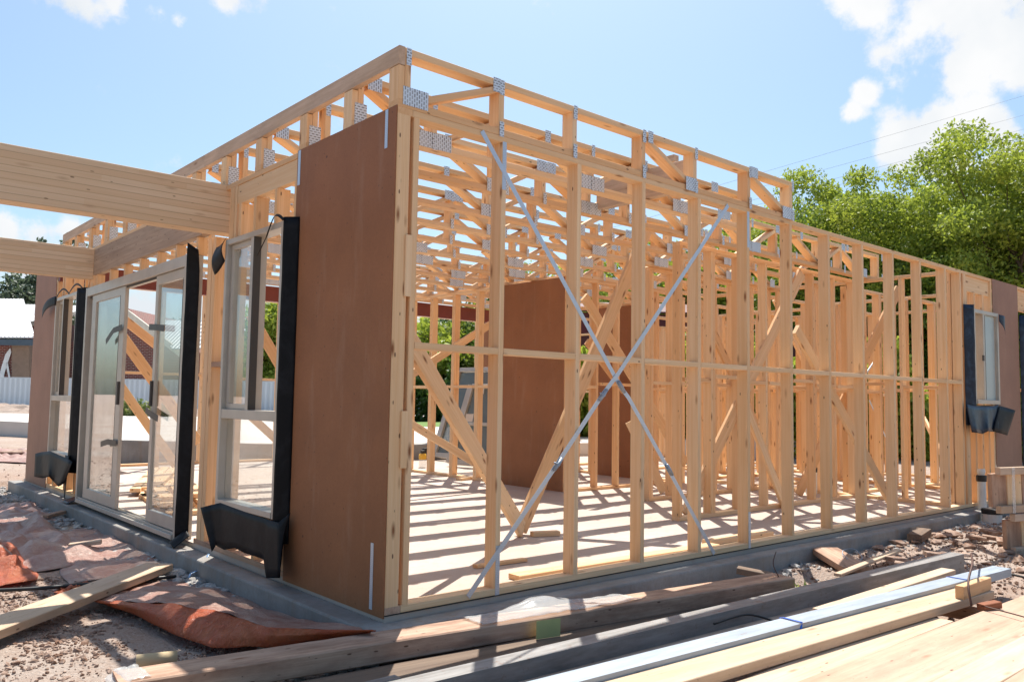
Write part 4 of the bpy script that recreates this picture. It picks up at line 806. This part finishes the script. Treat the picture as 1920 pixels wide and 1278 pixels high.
# raised pale paving beyond the house
A = [dep(-260, 812, 27), dep(70, 812, 22), dep(230, 866, 14.3), dep(470, 870, 13.8), dep(860, 850, 14.6), dep(1500, 850, 19)]
pts = [(p.x, p.y) for p in A]+[((CAM+fh*45+rt*14).x, (CAM+fh*45+rt*14).y), ((CAM+fh*45-rt*40).x, (CAM+fh*45-rt*40).y)]
n = len(pts); vs = [(x, y, GZ-.2) for x, y in pts]+[(x, y, .25) for x, y in pts]
structure(mesh_obj('driveway', vs, [tuple(range(n, 2*n))]+[(i, (i+1) % n, n+(i+1) % n, n+i) for i in range(n)], M['paving']))
structure(ledge('concrete_footing', [((A[2]+fh*.0).x-.1, A[2].y-.2), (A[3].x, A[3].y-.25), (A[4].x+.1, A[4].y-.25), (A[4].x+.1, A[4].y), (A[3].x, A[3].y), (A[2].x, A[2].y)], GZ-.1, .262))
# dirt mound
def mound(label, a, b, D0, h, mat='dirt', seed=0, nm='dirt_mound'):
    P, Q = dep(a, 760, D0), dep(b, 760, D0); P.z = Q.z = 0
    o = sheetgrid(nm, lambda u, v: tuple(P.lerp(Q, u)+fh*(v-.5)*3+V((0, 0, .24+h*math.sin(math.pi*v)**.8*(.55+.9*abs(noise.noise(V((u*9, v*2, seed))))+.4*noise.noise(V((u*40, v*9, seed))))*min(1, 8*u, 8*(1-u))))), 90, 14, M[mat], th=.02, smooth=False)
    o['kind'] = 'structure'; return o
mound('x', -200, 480, 33, .42)
# white corrugated fence
def fence(label, x0, x1, D0, D1, z0, z1, mat, group='corrugated boundary fences'):
    a, b = dep(x0, 740, D0), dep(x1, 740, D1); a.z = b.z = z0; t = thing('boundary_fence', label, 'fence', a, group); hh = V((0, 0, z1-z0)); e = (b-a).normalized(); nn = V((e.y, -e.x, 0))
    bprism('fence_sheet', [a, b, b+hh, a+hh], nn*.03, mat, t); stick('top_rail', a+hh-e*.02, b+hh, .07, .05, mat, t)
    k = int((b-a).length/2.4)
    for i in range(k+1): p = a+e*(b-a).length*i/max(1, k); stick('post', p-nn*.03, p-nn*.03+hh, .07, .07, mat, t, (1, 0, 0))
fence('white corrugated fence in front of the brick houses', -260, 640, 38, 37, .1, 1.72, M['fence_white'])
fence('pale grey fence behind the lawn in the middle distance', 640, 900, 44, 46, .0, 2.3, M['fence_white'])
fence('dark maroon steel fence behind the right half of the frame', 900, 2200, 21, 24, -.2, 2.75, M['maroon'])
# brick house A
def quadD(pts, D): return [dep(x, y, D) for x, y in pts]
hA = thing('brick_house', 'red brick house with a white corrugated roof and navy gutter at the left edge', 'house', dep(20, 760, 42))
bprism('brick_wall', quadD([(-400, 790), (-400, 640), (26, 640), (26, 790)], 42), fh*6, M['brick'], hA)
bprism('column', quadD([(22, 790), (22, 640), (54, 641), (54, 790)], 41.8), fh*.6, M['render_brown'], hA)
p = quadD([(-400, 632), (66, 634)], 41.3); q_ = [dep(44, 562, 47), dep(-400, 558, 47)]; bprism('roof', p+q_, V((0, 0, .06)), M['roof_white'], hA)
bprism('gutter', quadD([(-400, 634), (67, 636), (67, 647), (-400, 645)], 41.3), fh*.3, M['navy'], hA)
bprism('brick_wall', quadD([(53, 790), (53, 600), (84, 600), (130, 640), (130, 790)], 45), fh*5, M['brick'], hA)
bprism('garage_door', quadD([(50, 790), (50, 663), (84, 663), (84, 790)], 43.6), fh*.15, M['cream_paint'], hA)
bprism('roof', [dep(40, 572, 49), dep(160, 575, 49), dep(160, 590, 44.5), dep(58, 604, 44.5)], V((0, 0, .06)), M['roof_white'], hA)
bprism('fascia', quadD([(55, 604), (140, 584), (140, 590), (55, 612)], 44.4), fh*.12, M['cream_paint'], hA)
# spray painted swirl and dots on the brick (abstract marks)
sp = [(-6, 722), (2, 690), (10, 664), (19, 652), (21, 660), (14, 680), (8, 700), (4, 728)]
prism('painted_mark', quadD(sp, 41.9), fh*.02, M['white_paint'], hA); prism('painted_mark', quadD([(10, 680), (14, 678), (19, 706), (16, 708)], 41.9), fh*.02, M['white_paint'], hA)
for cx, cy, r_ in ((7, 712, 3.4), (7, 727, 5)): prism('painted_mark', quadD([(cx+r_*math.cos(k*.785), cy+r_*1.1*math.sin(k*.785)) for k in range(8)], 41.9), fh*.02, M['white_paint'], hA)
# brick house B behind the door
hB = thing('brick_house', 'red brick house with a gable and grey corrugated roof seen through the sliding door', 'house', dep(290, 760, 44))
bprism('brick_wall', quadD([(200, 790), (200, 575), (240, 578), (330, 660), (520, 664), (520, 790)], 44), fh*7, M['brick'], hB)
bprism('roof', [dep(290, 602, 47), dep(520, 602, 47), dep(520, 655, 43.4), dep(322, 655, 43.4)], V((0, 0, .06)), M['roof_grey'], hB)
bprism('fascia', quadD([(196, 560), (212, 560), (345, 662), (338, 670)], 43.8), fh*.2, M['cream_paint'], hB)
bprism('roof', [dep(150, 545, 50), dep(250, 590, 50), dep(330, 662, 44.2), dep(205, 562, 44.2)], V((0, 0, .06)), M['roof_grey'], hB)
bprism('window', quadD([(400, 680), (440, 680), (440, 716), (400, 716)], 43.9), fh*.05, M['alu_dark'], hB)
# shed seen to the right through the frame
hC = thing('shed', 'dark maroon shed roofline behind the fence in the middle right', 'shed', dep(1240, 760, 19))
bprism('wall', quadD([(1080, 770), (1080, 585), (1330, 592), (1330, 770)], 24), fh*3, M['maroon'], hC); bprism('roof', [dep(1070, 583, 23.8), dep(1340, 590, 23.8), dep(1340, 575, 27), dep(1070, 568, 27)], V((0, 0, .05)), M['maroon'], hC)
# power lines
for i, (a, b, D0, D1) in enumerate((((1380, 338), (1960, 168), 26, 34), ((1480, 336), (1960, 205), 26, 34), ((1500, 352), (1960, 232), 26, 34), ((1600, 340), (1960, 252), 27, 34))):
    P, Q = dep(*a, D0), dep(*b, D1); P = P+(P-Q)*.6; Q = Q+(Q-P)*.4
    tag(tube('power_line', [P.lerp(Q, t/12)+V((0, 0, -.35*(1-(2*t/12-1)**2)*0)) for t in range(13)], .004, M['wire'], None, 5), ('highest power line above the right trees', 'second power line above the right trees', 'third power line above the right trees', 'lowest power line above the right trees')[i], 'power line', 'power lines over the trees')

# ------------------------------------------------------------------ trees
def tree(name, label, base, ht, rx, rz, nleaf, leaf, mat, group=None, nclump=60, clump=.55, lean=(0, 0), seed=0, low=.25, spikes=0):
    spikes = 0
    R_ = np.random.default_rng(seed+77); base = V(base); t = thing(name, label, 'tree', base, group)
    top = base+V((lean[0], lean[1], ht-rz*.7)); cz = ht-rz
    tp = [base+V((0, 0, -.3)), base+V((.05, .02, ht*.2)), base.lerp(top, .5)+V((.1, -.08, 0)), top]
    tube('trunk', tp, .035*ht*.8, M['bark'], t, 10, r2=.03)
    C_ = []
    c0 = np.array([base.x+lean[0], base.y+lean[1], base.z+cz])
    while len(C_) < nclump:
        p = R_.normal(size=3); p /= np.linalg.norm(p); rr = R_.random()**.45
        q = c0+p*rr*np.array([rx, rx, rz]); 
        if q[2] < base.z+ht*low: continue
        C_.append((q, clump*(.55+.8*R_.random())))
    for k in range(len(C_)//5):
        q, s_ = C_[k]; C_[k] = (c0+(q-c0)*np.array([1.12, 1.12, 1.0])+np.array([0, 0, rz*.22*R_.random()]), s_*.7)
    for k in range(spikes):
        a = R_.random()*6.28; r = rx*.8*R_.random(); C_.append((c0+np.array([r*math.cos(a), r*math.sin(a), rz*(1.0+.28*R_.random())]), clump*.34))
    lim = 0; vsb = []; fsb = []
    for q, s in C_[::max(1, nclump//26)]:
        a0 = tp[1].lerp(tp[3], .25+.7*R_.random()); b0 = V(q); m_ = a0.lerp(b0, .5)+V((0, 0, .25*R_.random())); n = 5; o_ = len(vsb)
        pts_ = [a0, a0.lerp(m_, .5)+V(R_.normal(size=3)*.05), m_, b0]; d = (b0-a0).normalized(); e1 = d.orthogonal().normalized(); e2 = d.cross(e1)
        for i, pp in enumerate(pts_):
            r = .05*(1-i/3.6); vsb += [pp+(e1*math.cos(6.283*k/n)+e2*math.sin(6.283*k/n))*r for k in range(n)]
        fsb += [(o_+i*n+k, o_+i*n+(k+1) % n, o_+(i+1)*n+(k+1) % n, o_+(i+1)*n+k) for i in range(3) for k in range(n)]
    mesh_obj('limbs', vsb, fsb, M['bark'], t)
    Q = np.array([c[0] for c in C_]); S = np.array([c[1] for c in C_]); wgt = S**2/np.sum(S**2); idx = R_.choice(len(C_), nleaf, p=wgt)
    d = R_.normal(size=(nleaf, 3)); d /= np.linalg.norm(d, axis=1)[:, None]; P = Q[idx]+d*(S[idx]*(.25+.95*R_.random(nleaf)**.6))[:, None]*np.array([1.15, 1.15, .8])
    a = R_.normal(size=(nleaf, 3)); a /= np.linalg.norm(a, axis=1)[:, None]; b = np.cross(a, d+R_.normal(size=(nleaf, 3))*.8); b /= (np.linalg.norm(b, axis=1)[:, None]+1e-6)
    s = leaf*(.6+.8*R_.random(nleaf))[:, None]; v = np.stack([P-a*s, P+b*s*.5, P+a*s, P-b*s*.5], 1).reshape(-1, 3)
    f = np.arange(nleaf*4).reshape(-1, 4); o = mesh_obj('crown', v.tolist(), f.tolist(), mat, t)
    return t
def at(x, D, z=GZ): p = dep(x, 760, D); p.z = z; return p
def topz(y, x, D): return dep(x, y, D).z-GZ
RT = [(1530, 25, 300, 2.5, 'bushy bright green tree at the left of the row beyond the right wall'), (1660, 24, 268, 2.6, 'second bright green tree of the row, left of the middle'), (1790, 23, 235, 2.6, 'tallest bright green tree near the middle of the row'),
      (1900, 21, 195, 2.5, 'bright green tree with bare twigs standing highest at the right edge'), (2040, 23, 190, 3.0, 'bright green tree outside the right edge of the row')]
for i, (x, D_, y, rx, lab) in enumerate(RT):
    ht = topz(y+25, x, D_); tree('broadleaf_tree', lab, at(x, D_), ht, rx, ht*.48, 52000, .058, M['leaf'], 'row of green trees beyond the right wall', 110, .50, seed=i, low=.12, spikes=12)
for i, (x, D_, y, rx, lab) in enumerate(((1440, 29, 372, 2.3, 'lower green tree behind the end of the floor trusses'), (1600, 30, 345, 3, 'green tree in the second row behind the right trees'), (1740, 30, 330, 3.2, 'dark green tree in the second row right of centre'), (1880, 29, 320, 3.2, 'dark green tree in the second row near the right edge'),
        (1320, 30, 452, 2.6, 'green tree behind the frame at the right of the strap cross'), (1180, 32, 440, 3.0, 'green tree behind the frame above the brown inner sheet'), (1040, 34, 470, 3.0, 'green tree behind the frame over the middle of the house'))):
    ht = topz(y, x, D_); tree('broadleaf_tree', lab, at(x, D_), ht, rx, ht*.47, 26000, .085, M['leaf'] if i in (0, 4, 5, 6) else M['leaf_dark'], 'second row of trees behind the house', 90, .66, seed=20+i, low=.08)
for i, (x, D_, y, rx, lab) in enumerate(((850, 33, 566, 3.0, 'leafy street tree with a dark trunk seen through the first bay'), (930, 34, 572, 2.6, 'green street tree right of the dark trunked one'), (800, 37, 600, 1.8, 'smaller green street tree at the left of the first bay'), (503, 40, 566, 1.35, 'round small tree seen through the near left window'))):
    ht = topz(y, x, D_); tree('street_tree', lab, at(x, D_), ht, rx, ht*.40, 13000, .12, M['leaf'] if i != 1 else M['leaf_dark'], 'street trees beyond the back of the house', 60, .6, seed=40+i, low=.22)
for i, (x, D_, y, rx, nm) in enumerate(((40, 70, 512, 4.6, 'grey green gum tree rising behind the white roof'), (-60, 70, 520, 4, 'grey green gum tree beyond the left edge'), (110, 85, 438, 3.2, 'tall gum tree whose top shows above the far laminated beam'), (345, 75, 606, 3.4, 'dark gum tree behind the grey roof seen through the door'), (440, 75, 612, 3.2, 'dark gum tree behind the house seen through the near window'))):
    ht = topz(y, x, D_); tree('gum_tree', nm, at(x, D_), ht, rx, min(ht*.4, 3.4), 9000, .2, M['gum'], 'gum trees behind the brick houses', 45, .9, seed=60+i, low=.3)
# hedge and weeds
def hedge(label, x0, x1, D_, z1, n, mat, nm='hedge', th=1.2):
    a, b = at(x0, D_), at(x1, D_); u = rng.random(n); P = np.array(a)[None]+(np.array(b)-np.array(a))[None]*u[:, None]+np.array(fh)[None]*(rng.random(n)-.5)[:, None]*th
    hh = z1-GZ; P[:, 2] = GZ+hh*rng.random(n)**.7*(.8+.25*np.sin(u*37)+.12*np.sin(u*91))
    A_ = rng.normal(size=(n, 3)); A_ /= np.linalg.norm(A_, axis=1)[:, None]; B_ = np.cross(A_, rng.normal(size=(n, 3))); B_ /= np.linalg.norm(B_, axis=1)[:, None]
    s = .10; v = np.stack([P-A_*s, P+B_*s*.5, P+A_*s, P-B_*s*.5], 1).reshape(-1, 3); return stuff(mesh_obj(nm, v.tolist(), np.arange(n*4).reshape(-1, 4).tolist(), mat))
hedge('h', 1000, 2150, 19.5, 2.4, 50000, M['leaf'], 'hedge', 2.0)
hedge('h', 700, 1100, 30, 2.2, 16000, M['leaf_dark'], 'hedge', 1.5)
hedge('h', 215, 330, 31, .75, 2500, M['grass'], 'weeds', 1.0)
structure(mesh_obj('lawn', [(*at(560, 24)[:2], .256), (*at(1000, 24)[:2], .256), (*at(1050, 30)[:2], .256), (*at(540, 30)[:2], .256)], [(0, 1, 2, 3)], plain('lawn_green', (.13, .22, .05), .95)))
# a sprig of weed by the beam end
for k in range(1):
    c_ = V((2.55, -.74, -.14)); vv = []; ff = []
    for i in range(26):
        a = random.uniform(0, 6.28); l_ = random.uniform(.04, .11); tip = c_+V((math.cos(a)*l_*.7, math.sin(a)*l_*.7, l_)); s_ = V((-math.sin(a), math.cos(a), 0))*.007; o_ = len(vv); vv += [c_+s_*.3, c_.lerp(tip, .5)+s_, tip, c_.lerp(tip, .5)-s_]; ff.append((o_, o_+1, o_+2, o_+3))
    tag(mesh_obj('weed', vv, ff, M['leaf']), 'small green weed sprouting beside the end of the muddy beam', 'plant')
